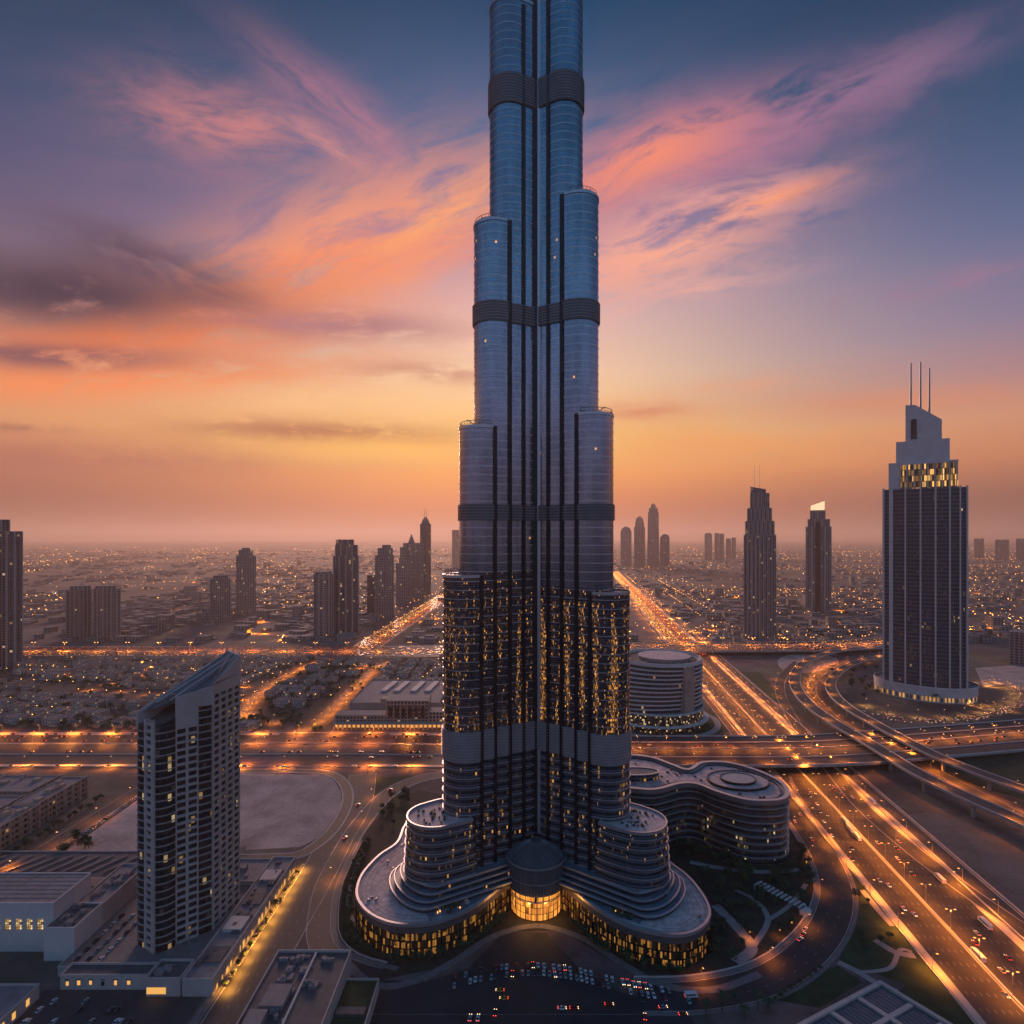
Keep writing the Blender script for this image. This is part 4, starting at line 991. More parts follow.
# sloping cap: white fascia all round and a dark glazed roof between its edges
q = MB()
def fascia(p, q_, z0a, z0b, z1a, z1b, th=1.5):
    L = hypot(q_[0]-p[0], q_[1]-p[1]); nx, ny = (q_[1]-p[1])/L, -(q_[0]-p[0])/L
    o = .12
    pts = [(p[0]+nx*o, p[1]+ny*o), (q_[0]+nx*o, q_[1]+ny*o), (q_[0]-nx*th, q_[1]-ny*th), (p[0]-nx*th, p[1]-ny*th)]
    zb = [z0a, z0b, z0b, z0a]; zt = [z1a, z1b, z1b, z1a]
    vs = [(*pts[i], zb[i]) for i in range(4)]+[(*pts[i], zt[i]) for i in range(4)]
    q.add(vs, [[0, 1, 5, 4], [1, 2, 6, 5], [2, 3, 7, 6], [3, 0, 4, 7], [4, 5, 6, 7], [3, 2, 1, 0]], 0)
fascia(pA, B_, zA, zB-12, zA+7, zB)
fascia(B_, C_, zB+1.9, zB+1.9, zB, zC)
fascia(C_, D_, zC-6, zC-6, zC, zD)
fascia(D_, E_, zE-10, zE-10, zD, zE)
q.build('roof_fascia', M['aptwhite'], AP)
q = MB(); rin = [lerp(p, (-203, 388), .07) for p in (pA, B_, C_, D_, E_)]
q.add([(*p, z) for p, z in zip(rin, (zA+4.5, zB-1, zC-1.5, zD-1.5, zE-1))], [[0, 1, 2, 3, 4]], 0)
q.build('sloping_roof', M['glassblue'], AP)
q = MB(); e1, e2 = lerp(E_, pA, .5), lerp(D_, C_, .5); q.bar((*e1, 153), (*e2, 174), .7, 4); q.bar((*lerp(E_, pA, .85), 154.5), (*lerp(D_, C_, .85), 174.2), .5, 4); q.build('roof_beam', M['pale'], AP)
q = MB()
for i in range(7): q.obox(*lerp(lerp(E_, pA, .55), lerp(D_, C_, .5), .03+i*.025), 2.2, 1.4, 150, 153.5+i*.4, .8)
q.build('rooftop_unit', M['steel'], AP)['kind'] = 'stuff'
# ================================================================== LOW BUILDINGS
def clutter(parent, x0, x1, y0, y1, z, n, seed, m='roof', hmax=2.2):
    rnd = random.Random(seed)
    for _ in range(n):
        w, dp = rnd.uniform(1.5, 5), rnd.uniform(1.5, 4.5)
        if x1-x0 < w+1 or y1-y0 < dp+1: continue
        x, y = rnd.uniform(x0+w/2, x1-w/2), rnd.uniform(y0+dp/2, y1-dp/2)
        q = MB(); h = rnd.uniform(.8, hmax); q.box(x-w/2, x+w/2, y-dp/2, y+dp/2, z, z+h, 0)
        if w > 3: q.box(x-w*.8, x+w*.8, y+dp/2+.3, y+dp/2+.8, z+.2, z+.75, 0)
        if w > 2.5: q.lathe(x, y, [(.7, z+h), (.7, z+h+.35)], 10, 0, 0)
        q.build('rooftop_unit', M[m], parent)
def block(name, label, cat, x0, x1, y0, y1, z, m='white', roof='roof', par=1.0, wall=None, units=0, seed=1, z0=0):
    t = thing(name, label, cat)
    b = MB(); b.box(x0, x1, y0, y1, z0, z-par, 0, 1); b.build('wall', [wall or M[m], M[roof]], t)
    o = [(x0, y0), (x1, y0), (x1, y1), (x0, y1)]
    q = MB(); q.ring(offset(o, -.5), offset(o, .12), z-par-.3, z, 0); q.build('parapet', M[m], t)
    if units: clutter(t, x0+2, x1-2, y0+2, y1-2, z-par, units, seed)
    return t
M['lime'] = mat('limestone', (.5, .44, .4), .85, var=.15, scale=.1)
M['shopwall'] = facade('shop_wall', (.4, .35, .31), (.1, .07, .04), 5.2, 12, .72, .3, lit=.0)
# mall along the street
t = block('shopping_arcade', 'long low shopping arcade with glowing street windows beside the lit pavement', 'arcade', -182, -165.2, 331, 458, 10, 'lime', 'roof', 1.2)
clutter(t, -181, -167, 336, 455, 8.8, 22, 4, 'roofdark', 1.8)
q = MB()
for i in range(22):
    y = 336+i*5.5+(i*37 % 11)*.12; w = (.5, .9, 1.2, .4)[i*7 % 4]
    if i*13 % 5 == 2: continue
    q.box(-165.25, -164.95, y-w, y+w, (1.0, 1.6)[i % 2], 3.4+(i*29 % 7)*.35, 0)
q.build('lit_shop_window', M['shop'], t)['kind'] = 'stuff'
q = MB()
for i in range(8): q.box(-181+i*1.7, -180+i*1.7, 330.6, 331.1, 2, 6, 0)
for s in range(4):
    y = 345+s*27; q = MB(); q.box(-180, -168, y, y+13, 8.8, 9.5+s % 2, 0); q.build('roof_skylight', M['pale' if s % 2 else 'roofdark'], t)
t = block('podium_wing', 'flat retail roof behind the white gridded tower by the sand lot', 'retail building', -262, -182.4, 428, 458, 8.5, 'lime', 'roof', 1.0, units=12, seed=9)
q = MB(); q.box(-236, -196, 440, 446, 7.5, 11, 0, 0); q.build('plant_enclosure', M['roof'], t)
t = block('podium_wing', 'paved podium deck carrying the white gridded apartment tower', 'podium', -262, -182.4, 346, 427.8, 6, 'lime', 'paving', .4)
t = block('podium_wing', 'low retail front with a row of lit windows facing the car park', 'retail building', -253, -204, 336, 345.8, 8.6, 'lime', 'roofdark', 1.2)
for i, x in enumerate((-249, -242.5, -236, -229, -222, -214.5)):
    q = MB(); q.box(x-.7-.25*(i % 2), x+.7, 335.85, 336.3, 2.4+.3*(i % 3), 4.6+.5*((i*2) % 3), 0); q.build('lit_window', M['shop'] if i != 3 else M['dark'], t)
    q = MB(); q.box(x-1.2, x+1.2, 335.2, 335.98, 5.8, 6.0, 0); q.build('awning', M['roofdark'], t)
t = block('podium_wing', 'square retail corner block beside the shopping arcade end', 'retail building', -202, -183, 331, 345.8, 10.5, 'lime', 'roofdark', 1.2, units=3, seed=2)
q = MB(); q.box(-201.5, -191, 330.8, 331.2, 1.5, 5, 0); q.build('lit_entrance', M['shop'], t)
# white hall and its annexes
t = block('exhibition_hall', 'big white windowless hall with a pale panelled roof and four lit windows', 'hall', -420, -280.5, 367, 400, 30, 'white', 'roof', .5)
q = MB()
for i in range(7): q.box(-418, -282, 368+i*4.6, 368.25+i*4.6, 29.5, 29.75, 0)
for i in range(8): q.box(-300-i*16, -299.7-i*16, 368, 399, 29.5, 29.8, 0)
q.build('roof_seam', M['concrete'], t)['kind'] = 'stuff'
for i in range(5):
    x = -288.5-i*6.6
    for zz in (13.5, 17):
        q = MB(); q.box(x-1.7, x+1.7, 366.75, 367.2, zz, zz+2.8, 0); q.build('lit_window', facade('lit_hall_window', (.1, .08, .06), (.2, .15, .08), 1.2, 1.5, .2, .2, lit=.9, lc=(1, .55, .16), ls=.8) if 'hallwin' not in M else M['hallwin'], t)
t = block('exhibition_hall', 'lower white annex block at the corner of the big hall', 'hall', -280.2, -262, 359, 384, 20, 'white', 'roofdark', 1.0, units=7, seed=12)
t = block('exhibition_hall', 'long narrow white annex with rooftop plant behind the corner block', 'hall', -280, -262, 384.3, 432, 19, 'lime', 'roof', 1.0, units=11, seed=13)
t = block('car_park_deck', 'low open parking deck between the white hall and the sand lot', 'car park', -420, -262.4, 436, 474, 6, 'lime', 'roofdark', .8)
for i in range(13):
    q = MB(); q.obox(-400+i*10.5, 455, 1.6, 26, 5.2, 6.4, -.5); q.build('canopy_strip', M['roof'], t)
t = block('car_park_deck', 'low slanting service building with a lit doorway at the bottom left corner', 'service building', -345, -260, 300, 330, 8, 'lime', 'roof', 1.0, units=6, seed=22)
for y in (306, 313, 322): 
    q = MB(); q.box(-260.1, -259.7, y-1, y+1, 2, 5.4, 0); q.build('lit_window', M['shop'], t)
# two roofs at the bottom
t = block('flat_roof_building', 'flat-roofed building with rooftop plant at the bottom edge, left of the forecourt', 'building', -135, -93, 270, 347, 15, 'lime', 'roofdark', 1.4)
clutter(t, -132, -112, 290, 344, 13.6, 18, 31, 'roof', 2.6); clutter(t, -112, -97, 318, 344, 13.6, 7, 32, 'roof', 2.2)
q = MB(); q.box(-113, -112, 275, 345, 13.6, 15, 0, 0); q.build('roof_upstand', M['pale'], t)
q = MB(); q.box(-131, -122, 286, 300, 13.6, 17.5, 0, 0); q.box(-128, -116, 303, 318, 13.6, 16.8, 0, 0); q.build('plant_enclosure', M['roof'], t)
t = block('flat_roof_building', 'low annex with a dark planted roof beside the flat-roofed building', 'building', -92.6, -74, 285, 334, 8, 'lime', 'lawn', 1.0)
q = MB(); q.box(-91, -76, 308, 313, 7, 8.6, 0, 0); q.build('roof_pergola', M['roofdark'], t)
# skylit building bottom right: turned with the ring road
t = thing('skylit_building', 'flat building with framed blue skylights at the bottom right', 'building')
pc = P(880, 981, 10); pr_ = P(938, 1016, 10); pl_ = P(795, 1026, 10); pk = (pr_[0]+pl_[0]-pc[0], pr_[1]+pl_[1]-pc[1])
pk2 = lerp(pc, pr_, 1.0); o = ccw([pc, pl_, (pl_[0]+(pr_[0]-pc[0])*1.6, pl_[1]+(pr_[1]-pc[1])*1.6), (pc[0]+(pr_[0]-pc[0])*1.6, pc[1]+(pr_[1]-pc[1])*1.6)])
q = MB(); q.prism(o, 0, 9, 0, 1); q.build('wall', [M['lime'], M['glassblue']], t)
q = MB(); q.ring(offset(o, -1.8), offset(o, .3), 8.8, 10.4, 0); q.build('parapet', M['lime'], t)
ux, uy = pl_[0]-pc[0], pl_[1]-pc[1]; wx, wy = (pr_[0]-pc[0])*1.6, (pr_[1]-pc[1])*1.6
for a0, a1, b0, b1 in ((.3, .34, .04, .96), (.62, .66, .04, .96), (.05, .95, .36, .41), (.05, .95, .68, .72)):
    q = MB(); q.prism(ccw([(pc[0]+ux*a+wx*b, pc[1]+uy*a+wy*b) for a, b in ((a0, b0), (a1, b0), (a1, b1), (a0, b1))]), 9.02, 10.0+a0*.1+b0*.05, 0, 0); q.build('skylight_beam', M['lime'], t)
q = MB()
for i in range(24):
    a = .03+i*.039; q.prism(ccw([(pc[0]+ux*x+wx*y, pc[1]+uy*x+wy*y) for x, y in ((a, .03), (a+.004, .03), (a+.004, .97), (a, .97))]), 9.02, 9.25, 0, 0)
q.build('glazing_bar', M['steel'], t)['kind'] = 'stuff'
# sandstone blocks far left
M['sandfac'] = facade('sandstone_front', (.42, .3, .24), (.05, .04, .04), 4.6, 5.0, .42, .4, lit=.03, gr=.2)
def court(label, x0, x1, y0, y1, z, seed):
    t = thing('courtyard_block', label, 'apartment block'); rnd = random.Random(seed)
    b = MB(); b.box(x0, x1, y0, y1, 0, z-1, 0, 1); b.build('wall', [M['sandfac'], M['roof']], t)
    o = [(x0, y0), (x1, y0), (x1, y1), (x0, y1)]; q = MB(); q.ring(offset(o, -.6), offset(o, .2), z-1.3, z, 0); q.build('parapet', M['stone'], t)
    n = max(2, int((y1-y0)/9)); 
    for i in range(n+1):
        y = y0+(y1-y0)*i/n; q = MB(); q.box(x1+.01, x1+1.6, y-.9, y+.9, 0, z+.6, 0); q.build('pier', M['stone'], t)
    for zz in (5.0, 10.0, 15.0):
        if zz < z-2: q = MB(); q.box(x1+.02, x1+1.2, y0+.9, y1-.9, zz, zz+1.1, 0); q.build('balcony', M['stone'], t)
    for _ in range(5):
        w = rnd.uniform(3, 6); x = rnd.uniform(x0+w, x1-w); y = rnd.uniform(y0+w, y1-w); q = MB(); q.box(x-w/2, x+w/2, y-w/2, y+w/2, z-1, z+rnd.uniform(1, 3.5), 0); q.build('roof_pavilion', M['stone'], t)
court('long sandstone apartment row facing the side street, nearest the left edge', -436, -414, 474, 524, 20, 1)
court('sandstone apartment row at the far end of the side street by the highway', -438, -416, 527, 586, 20, 2)
court('sandstone courtyard block behind the side street row, second from the street', -480, -446, 500, 548, 18, 3)
court('sandstone courtyard block with roof pavilions close to the cross highway', -500, -446, 555, 592, 19, 4)
court('sandstone block at the left edge behind the courtyard blocks', -545, -506, 520, 600, 17, 5)
# arcaded building by the cross highway and the flat mall with white skylights
t = thing('arcaded_building', 'long sandstone building with a glowing ground-floor arcade by the cross highway', 'building')
b = MB(); b.box(-236, -168, 800, 822, 0, 17, 0, 1); b.box(-168, -112, 800, 830, 0, 36, 0, 1); b.box(-112, -84, 802, 826, 0, 20, 0, 1); b.build('wall', [M['sandfac'], M['roof']], t)
q = MB()
for i in range(26): q.box(-236+i*5.9, -235+i*5.9+.8, 791, 792.2, 0, 7, 0)
q.box(-237, -84, 790.5, 800, 7, 8.4, 0); q.build('arcade', M['stone'], t)
q = MB(); q.box(-235, -85, 799.3, 799.9, .6, 6.6, 0); q.build('lit_arcade_wall', emit('lit_arcade', (1, .42, .1), .9), t)
for i in range(6):
    x = -162+i*8.6; q = MB(); q.box(x-2.6, x+2.6, 799.2, 799.95, 14, 27, 0); q.lathe(x, 799.5, [(2.6, 26.5), (2.6, 27.2)], 14, 0, 0); q.build('arched_window', M['dark'], t)
t = block('flat_mall', 'wide flat-roofed mall with white skylight strips behind the arcaded building', 'mall', -235, -105, 868, 1010, 15, 'stone', 'roof', 1.2)
for x in (-196, -176, -150, -128):
    q = MB(); q.obox(x, 962, 9, 62, 13.8, 16.5, -.12, 0); q.build('skylight_strip', M['pale'], t)
q = MB(); q.box(-190, -168, 868.5, 884, 13.8, 20, 0); q.box(-150, -135, 880, 890, 13.8, 18, 0); q.build('plant_enclosure', M['stone'], t)
# garden pavilion with lanterns
t = thing('garden_pavilion', 'slatted white pavilion canopy in the dark garden beside the ring road', 'pavilion')
pa, pb_ = P(760, 884, 4), P(800, 905, 4); ang = atan2(pb_[1]-pa[1], pb_[0]-pa[0]); cxp, cyp = (pa[0]+pb_[0])/2, (pa[1]+pb_[1])/2
for i in range(11):
    u = -16+i*3.2; q = MB(); q.obox(cxp+u*cos(ang), cyp+u*sin(ang), 1.7, 8, 4, 4.4, ang, 0); q.build('roof_slat', M['pale'], t)
for u in (-17, 0, 17):
    for w in (-3.6, 3.6):
        q = MB(); q.obox(cxp+u*cos(ang)-w*sin(ang), cyp+u*sin(ang)+w*cos(ang), .5, .5, 0, 3.98, ang, 0); q.build('post', M['pale'], t)
q = MB(); q.obox(cxp+19*cos(ang), cyp+19*sin(ang), 4, 7, 0, 3, ang, 0); q.build('kiosk', M['white'], t)

# ================================================================== VILLAS
M['villa'] = facade('villa_wall', (.42, .33, .28), (.06, .05, .05), 3.4, 4.0, .6, .5, lit=.08, ls=.6, gr=.2)
M['villa2'] = facade('villa_wall_pale', (.5, .42, .37), (.06, .05, .05), 3.8, 4.0, .6, .5, lit=.05, ls=.6, gr=.2)
def villa_mesh(seed):
    r = random.Random(seed); b = MB()
    w, dp = r.uniform(17, 24), r.uniform(13, 19); h = r.choice((8, 8, 12))
    b.box(-w/2, w/2, -dp/2, dp/2, 0, h, 0, 1)
    b.box(-w/2+1, -w/2+1+w*.4, dp/2, dp/2+r.uniform(4, 8), 0, h-4 if h > 8 else h-3.4, 0, 1)
    b.box(r.uniform(-2, 2), w/2-.5, -dp/2-r.uniform(3, 6), -dp/2, 0, 4.2, 0, 1)
    b.box(-w*.3, -w*.3+5, -3, 3, h, h+3.4, 0, 1)
    o = [(-w/2, -dp/2), (w/2, -dp/2), (w/2, dp/2), (-w/2, dp/2)]; b.ring(offset(o, -.5), offset(o, .15), h-.4, h+.9, 2)
    b.box(w*.1, w*.1+3, 1, 3.5, h, h+1.4, 2)
    return b
villas = [villa_mesh(s).build('villa', [M['villa' if s % 2 else 'villa2'], M['roof'], M['stone']]) for s in range(6)]
for v in villas: C.objects.unlink(v)
rnd = random.Random(11)
def near(pt, pts, d):
    for p in pts:
        if (p[0]-pt[0])**2+(p[1]-pt[1])**2 < d*d: return True
    return False
VS = {}
SETS = [('villas between the two highways', 'sandy flat-roofed villa in the low district between the two highways on the left', -14),
        ('houses beyond the second highway', 'low flat-roofed house among dark trees beyond the second highway on the right', 8)]
busy = [p[:2] for L in (VSTREET, VSTREET2, MID) for p in resample(L, 8)]
nv = 0; spots = []
for row in range(-2, 16):
    for c in range(0, 46):
        a = radians(-9); u = -1010+c*30+rnd.uniform(-3, 3); v = 800+row*34+(row//2)*12+rnd.uniform(-3, 3)
        x = u; y = v-(u+400)*.10
        if not (796 < y < 1255) or x > -78: continue
        if -245 < x < -80 and y < 1020: continue
        if near((x, y), busy, 24): continue
        if rnd.random() < .12 or abs(x*.35+y-760) < 26: continue
        spots.append((x, y, 0))
for row in range(6):
    for c in range(22):
        x = 470+c*42+rnd.uniform(-6, 6); y = 1480+row*52+rnd.uniform(-8, 8)
        if x-y*.37 < -80 or rnd.random() < .25 or x > 800: continue
        spots.append((x, y, 1))
for x, y, si in spots[:300]:
    v = villas[rnd.randrange(6)]; o = v.copy(); C.objects.link(o); o.location = (x, y, 0); o.rotation_euler = (0, 0, radians(-6)+rnd.choice((0, pi/2, pi))); s_ = rnd.uniform(.85, 1.15); o.scale = (s_, s_, rnd.uniform(.8, 1.1))
    gname, lab, _ = SETS[si]; tag(o, lab, 'villa', gname)

# ================================================================== FAR CITY (nobody could count it)
fcm = facade('far_city_wall', (.3, .25, .22), (.08, .07, .07), 9, 6, .5, .45, lit=.02, ls=1.0, gr=.3)
fb = MB(); lb = [MB(), MB(), MB()]; rnd = random.Random(21)
def onroad(x, y):
    if abs(x-XL(y)-8) < 90 and y < 7000: return True
    if -395 < x+.05*(1400-y)*-1 < -250 and y < 4300: return True
    if x > 650 and 1350 < y < 1380+ (x-600)*.65 < y+160: return True
    return False
N = 0
while N < 4600:
    y = 1470*(12.0/1.47)**(rnd.random()**1.25); x = rnd.uniform(-1.02, 1.02)*(y*.86+150)
    if onroad(x, y) or (1250 < y < 1440): continue
    if 470 < x < 800 and y < 1800 : continue
    dens = sin(x*.0031+1.3)*sin(y*.0021+x*.0009)+.55*sin(x*.011+y*.004)
    if dens < -.25 and rnd.random() < .85: N += .2; continue
    w = rnd.uniform(12, 36)*(1+y/9000); dp = rnd.uniform(10, 26)*(1+y/9000); h = rnd.choice((5, 7, 8, 9, 12, 14))*(1+(rnd.random() < .04)*2.0)
    fb.obox(x, y, w, dp, 0, h, -.1+rnd.choice((0, .04)), 0, 1); N += 1
for _ in range(8500):
    y = 1420*(16.0/1.42)**(rnd.random()**.9); x = rnd.uniform(-1.02, 1.02)*(y*.86+150)
    dens = sin(x*.0023+.4)*sin(y*.0017+x*.0006)+.7*sin(x*.006+y*.0027)
    if dens < .42 and rnd.random() < .94: continue
    s = (.7+y/2600)*rnd.choice((.35, .45, .6, .8, 1, 1.5)); z = rnd.uniform(7, 11); k = 0 if rnd.random() < .82 else 1 if rnd.random() < .7 else 2
    lb[k].lathe(x, y, [(.05, z-s*.6), (s, z), (.05, z+s*.6)], 5, 0)
# strings of street lights along distant roads
for _ in range(110):
    y = 1500*(8)**rnd.random(); x = rnd.uniform(-.95, .95)*y*.86; a = rnd.choice((0.02, -.05, 1.45, .12, -.12)); n = rnd.randint(8, 30); st = rnd.uniform(28, 45)*(1+y/6000)
    for i in range(n):
        px_, py_ = x+cos(a)*st*i, y+sin(a)*st*i
        if py_ < 1430: continue
        s = (.8+py_/3000)*rnd.uniform(.7, 1.15); lb[0].lathe(px_, py_, [(.05, 9-s*.6), (s, 9), (.05, 9+s*.6)], 5, 0)
# lit streets and dark shrubbery threading the low district between the two highways
vb, tb = MB(), MB(); rnd = random.Random(61)
for _ in range(260):
    x, y = rnd.uniform(-1150, -85), rnd.uniform(796, 1255)
    if x > -245 and y < 1020: continue
    for _k in range(rnd.randint(2, 6)):
        s = rnd.uniform(2.2, 4.5); ex, ey = x+rnd.uniform(-12, 12), y+rnd.uniform(-8, 8)
        tb.lathe(ex, ey, [(.2, .3), (s, 1.6), (s*.9, 3.4), (s*.4, 4.8), (.05, 5.4)], 7, 0)
for _ in range(34):
    x, y = rnd.uniform(-1100, -120), rnd.uniform(810, 1250); a = rnd.choice((-.16, -.16, 1.42)); n = rnd.randint(4, 10)
    for i in range(n):
        px_, py_ = x+cos(a)*26*i, y+sin(a)*26*i
        if not (796 < py_ < 1256) or px_ > -85 or (px_ > -245 and py_ < 1020): continue
        vb.lathe(px_, py_, [(.05, 6.4), (.75, 7), (.05, 7.6)], 6, 0)
tag(tb.build('shrubbery', M['leaf2']), kind='stuff', cat='shrubs', label='dark shrubs and small trees among the low villas')
tag(vb.build('villa_street_light', emit('villa_light', (1, .42, .09), 6.0)), 'small street lights among the low villas', 'lights', kind='stuff')
VL = [(rnd.uniform(-1000, -260), rnd.uniform(810, 1240)) for _ in range(26)]
tag(fb.build('far_city', [fcm, M['roof']]), 'low buildings of the far city plain', 'city', kind='stuff')
for b_, c, s in zip(lb, ((1, .36, .07), (1, .55, .18), (.85, .95, .85)), (7.0, 6.0, 4.0)):
    tag(b_.build('far_city_light', emit('far_light', c, s)), 'street lights of the far city', 'lights', kind='stuff')
# ================================================================== TREES
def tree_proto(seed, h=7.0, r=3.2, n=260, lm='leaf'):
    rd = random.Random(seed); t = bpy.data.objects.new('garden_tree', None)
    b = MB(); b.bar((0, 0, 0), (.1, .1, h*.45), .28, 6, 0, .17)
    for i in range(4):
        a = i*1.6+rd.random(); b.bar((.1, .1, h*.4), (r*.55*cos(a), r*.55*sin(a), h*.7), .13, 5, 0, .05)
    tr = b.build('trunk', M['bark'])
    b = MB(); cl = [(rd.uniform(-.6, .6)*r, rd.uniform(-.6, .6)*r, h*.68+rd.uniform(-.3, .34)*r, rd.uniform(.4, .72)*r) for _ in range(9)]
    for _ in range(n):
        cx, cy, cz, cr = rd.choice(cl)
        while True:
            x, y, z = (rd.uniform(-1, 1) for _ in range(3)); q = x*x+y*y+z*z
            if .15 < q < 1: break
        s = rd.uniform(.3, .62); p = (cx+x*cr, cy+y*cr, cz+z*cr*.8)
        a1, a2 = rd.uniform(0, 6.3), rd.uniform(-.9, .9)
        ux, uy, uz = cos(a1)*s, sin(a1)*s, sin(a2)*s; vx_, vy_, vz_ = -sin(a1)*s*.7, cos(a1)*s*.7, cos(a2)*s*.6
        b.add([(p[0]+ux, p[1]+uy, p[2]+uz), (p[0]+vx_, p[1]+vy_, p[2]+vz_), (p[0]-ux, p[1]-uy, p[2]-uz), (p[0]-vx_, p[1]-vy_, p[2]-vz_)], [[0, 1, 2, 3]], 0)
    cr_ = b.build('crown', M[lm])
    return t, tr, cr_
def palm_proto(seed):
    rd = random.Random(seed); t = bpy.data.objects.new('palm_tree', None)
    b = MB(); b.bar((0, 0, 0), (.2, .1, 4.5), .3, 7, 0, .24); b.bar((.2, .1, 4.5), (.3, 0, 8.5), .24, 7, 0, .2); tr = b.build('trunk', M['bark'])
    b = MB()
    for i in range(22):
        a = i*2.4; lift = rd.uniform(-.2, .9); prev = None
        for k in range(6):
            u = k/5; R = 3.1*u; z = 8.5+lift*2.2*u-2.6*u*u*(1.2-lift*.5); w = .42*(1-u*.75)
            c = (cos(a)*R+.3, sin(a)*R, z); q = [(c[0]-sin(a)*w, c[1]+cos(a)*w, z-.15), (c[0], c[1], z+.05), (c[0]+sin(a)*w, c[1]-cos(a)*w, z-.15)]
            if prev: b.add(prev+q, [[0, 1, 4, 3], [1, 2, 5, 4]], 0)
            prev = q
    return t, tr, b.build('frond_crown', M['leaf2'])
PRO = [tree_proto(1), tree_proto(2, 6, 2.8, 220, 'leaf2'), tree_proto(3, 8.5, 3.8, 320, 'leaf2'), tree_proto(4, 4.2, 2.6, 200, 'leaf')]
PALM = palm_proto(9)
for pz in PRO+[PALM]:
    for o in pz[1:]: C.objects.unlink(o)
NT_ = 0
def plant(pz, x, y, label, group, sc=1.0, z=0):
    global NT_
    t = pz[0].copy(); C.objects.link(t); t.location = (x, y, z); t.rotation_euler = (0, 0, rnd.uniform(0, 6.28)); t.scale = (sc*rnd.uniform(.9, 1.1),)*2+(sc*rnd.uniform(.85, 1.15),)
    tag(t, label, 'tree', group)
    for o in pz[1:]:
        c = o.copy(); C.objects.link(c); c.parent = t
    NT_ += 1
def inpoly(x, y, pl):
    ins = False
    for i in range(len(pl)):
        (x1, y1), (x2, y2) = pl[i-1], pl[i]
        if (y1 > y) != (y2 > y) and x < (x2-x1)*(y-y1)/(y2-y1)+x1: ins = not ins
    return ins
rnd = random.Random(77)
podbig = offset(pod, 4); annbig = offset(ao, 4)
def scatter(pxpoly, n, label, group, sc=(.7, 1.2), kinds=(0, 1, 2, 3), avoid=()):
    pl = [P(x, y) for x, y in pxpoly]; x0, x1 = min(p[0] for p in pl), max(p[0] for p in pl); y0, y1 = min(p[1] for p in pl), max(p[1] for p in pl); k = tries = 0
    while k < n and tries < n*40:
        tries += 1; x, y = rnd.uniform(x0, x1), rnd.uniform(y0, y1)
        if not inpoly(x, y, pl) or inpoly(x, y, podbig) or inpoly(x, y, annbig): continue
        if any(near((x, y), A, dd) for A, dd in avoid): continue
        plant(PRO[rnd.choice(kinds)], x, y, label, group, rnd.uniform(*sc)); k += 1
ringr = [p[:2] for p in resample(RINGR, 6)]; ringl = [p[:2] for p in resample(RINGL, 6)]
pav = [(cxp+u*cos(ang), cyp+u*sin(ang)) for u in (-16, -8, 0, 8, 16, 20)]
scatter([(705, 860), (730, 858), (800, 868), (822, 880), (806, 930), (770, 958), (712, 980), (716, 930), (712, 900)], 56, 'dark bushy tree in the garden between podium and ring road', 'garden trees right of the podium', avoid=((ringr, 16), (pav, 9)))
scatter([(672, 838), (700, 850), (760, 872), (795, 866), (790, 882), (740, 890), (700, 885)], 24, 'dark tree along the foot of the curved annex', 'trees at the annex foot', avoid=((pav, 8),))
scatter([(795, 840), (822, 850), (826, 880), (800, 872)], 12, 'small tree between annex end and ring road', 'trees between annex and ring road', (.6, .9), avoid=((ringr, 14),))
for i, p in enumerate(resample(RINGL, 5.2)):
    a = resample(RINGL, 5.2); q_ = a[min(i+1, len(a)-1)]; p_ = a[max(i-1, 0)]; l = hypot(q_[0]-p_[0], q_[1]-p_[1]) or 1
    nx, ny = (q_[1]-p_[1])/l, -(q_[0]-p_[0])/l
    for o in (-15.5, -19):
        x, y = p[0]+nx*o+rnd.uniform(-1, 1), p[1]+ny*o+rnd.uniform(-1, 1)
        if inpoly(x, y, offset(pod, 2)): continue
        plant(PRO[rnd.choice((1, 3))], x, y, 'clipped dark tree in the hedge band between ring road and podium left lobe', 'hedge trees left of the podium', rnd.uniform(.55, .8))
for side in (0, 1):
    for p in resample([(*p, 0) for p in offset(pod, 3.4)], 4.4):
        x, y = p[:2]
        if y > 408 or hypot(x-DX, y-DY) < 30 or (x > DX) != bool(side): continue
        x += rnd.uniform(-1, 1); y += rnd.uniform(-.6, .6)
        if rnd.random() < .3 or (abs(x-DX) > 88 and rnd.random() < .7): continue
        plant(PRO[rnd.choice((1, 3))], x, y, ('low dark tree before the glowing glass of the left podium lobe', 'low dark tree before the glowing glass of the right podium lobe')[side], ('trees before the left lobe', 'trees before the right lobe')[side], rnd.uniform(.8, 1.25))
for i in range(15):
    plant(PRO[rnd.choice((0, 1, 3))], -161.5+rnd.uniform(-.4, .4), 338+i*8, 'small street tree on the lamp-lit pavement of the arcade', 'street trees along the arcade', rnd.uniform(.5, .75))
scatter([(826, 672), (878, 662), (878, 700), (850, 704), (832, 690)], 16, 'dark tree on the ground between inner ramp and hotel tower', 'trees between ramp and hotel', (1.1, 1.7), avoid=(([p[:2] for p in LOOP+RAMPB], 12),))
scatter([(62, 930), (100, 905), (110, 912), (70, 945)], 7, 'dark tree by the white hall corner annex', 'trees by the white hall', (.9, 1.3))
scatter([(380, 798), (404, 792), (412, 806), (396, 828), (380, 822)], 12, 'round tree on the small lawn left of the tower foot', 'lawn trees left of the tower', (.8, 1.2))
scatter([(900, 672), (935, 672), (970, 690), (955, 705), (915, 706), (890, 700)], 22, 'dark tree in the grove before the hotel tower foot', 'grove before the hotel', (1.2, 1.9))
scatter([(796, 642), (745, 640), (745, 622), (870, 615), (878, 640)], 20, 'dark tree beyond the second highway near the slim stepped skyscraper', 'trees beyond the second highway', (1.3, 2.2))
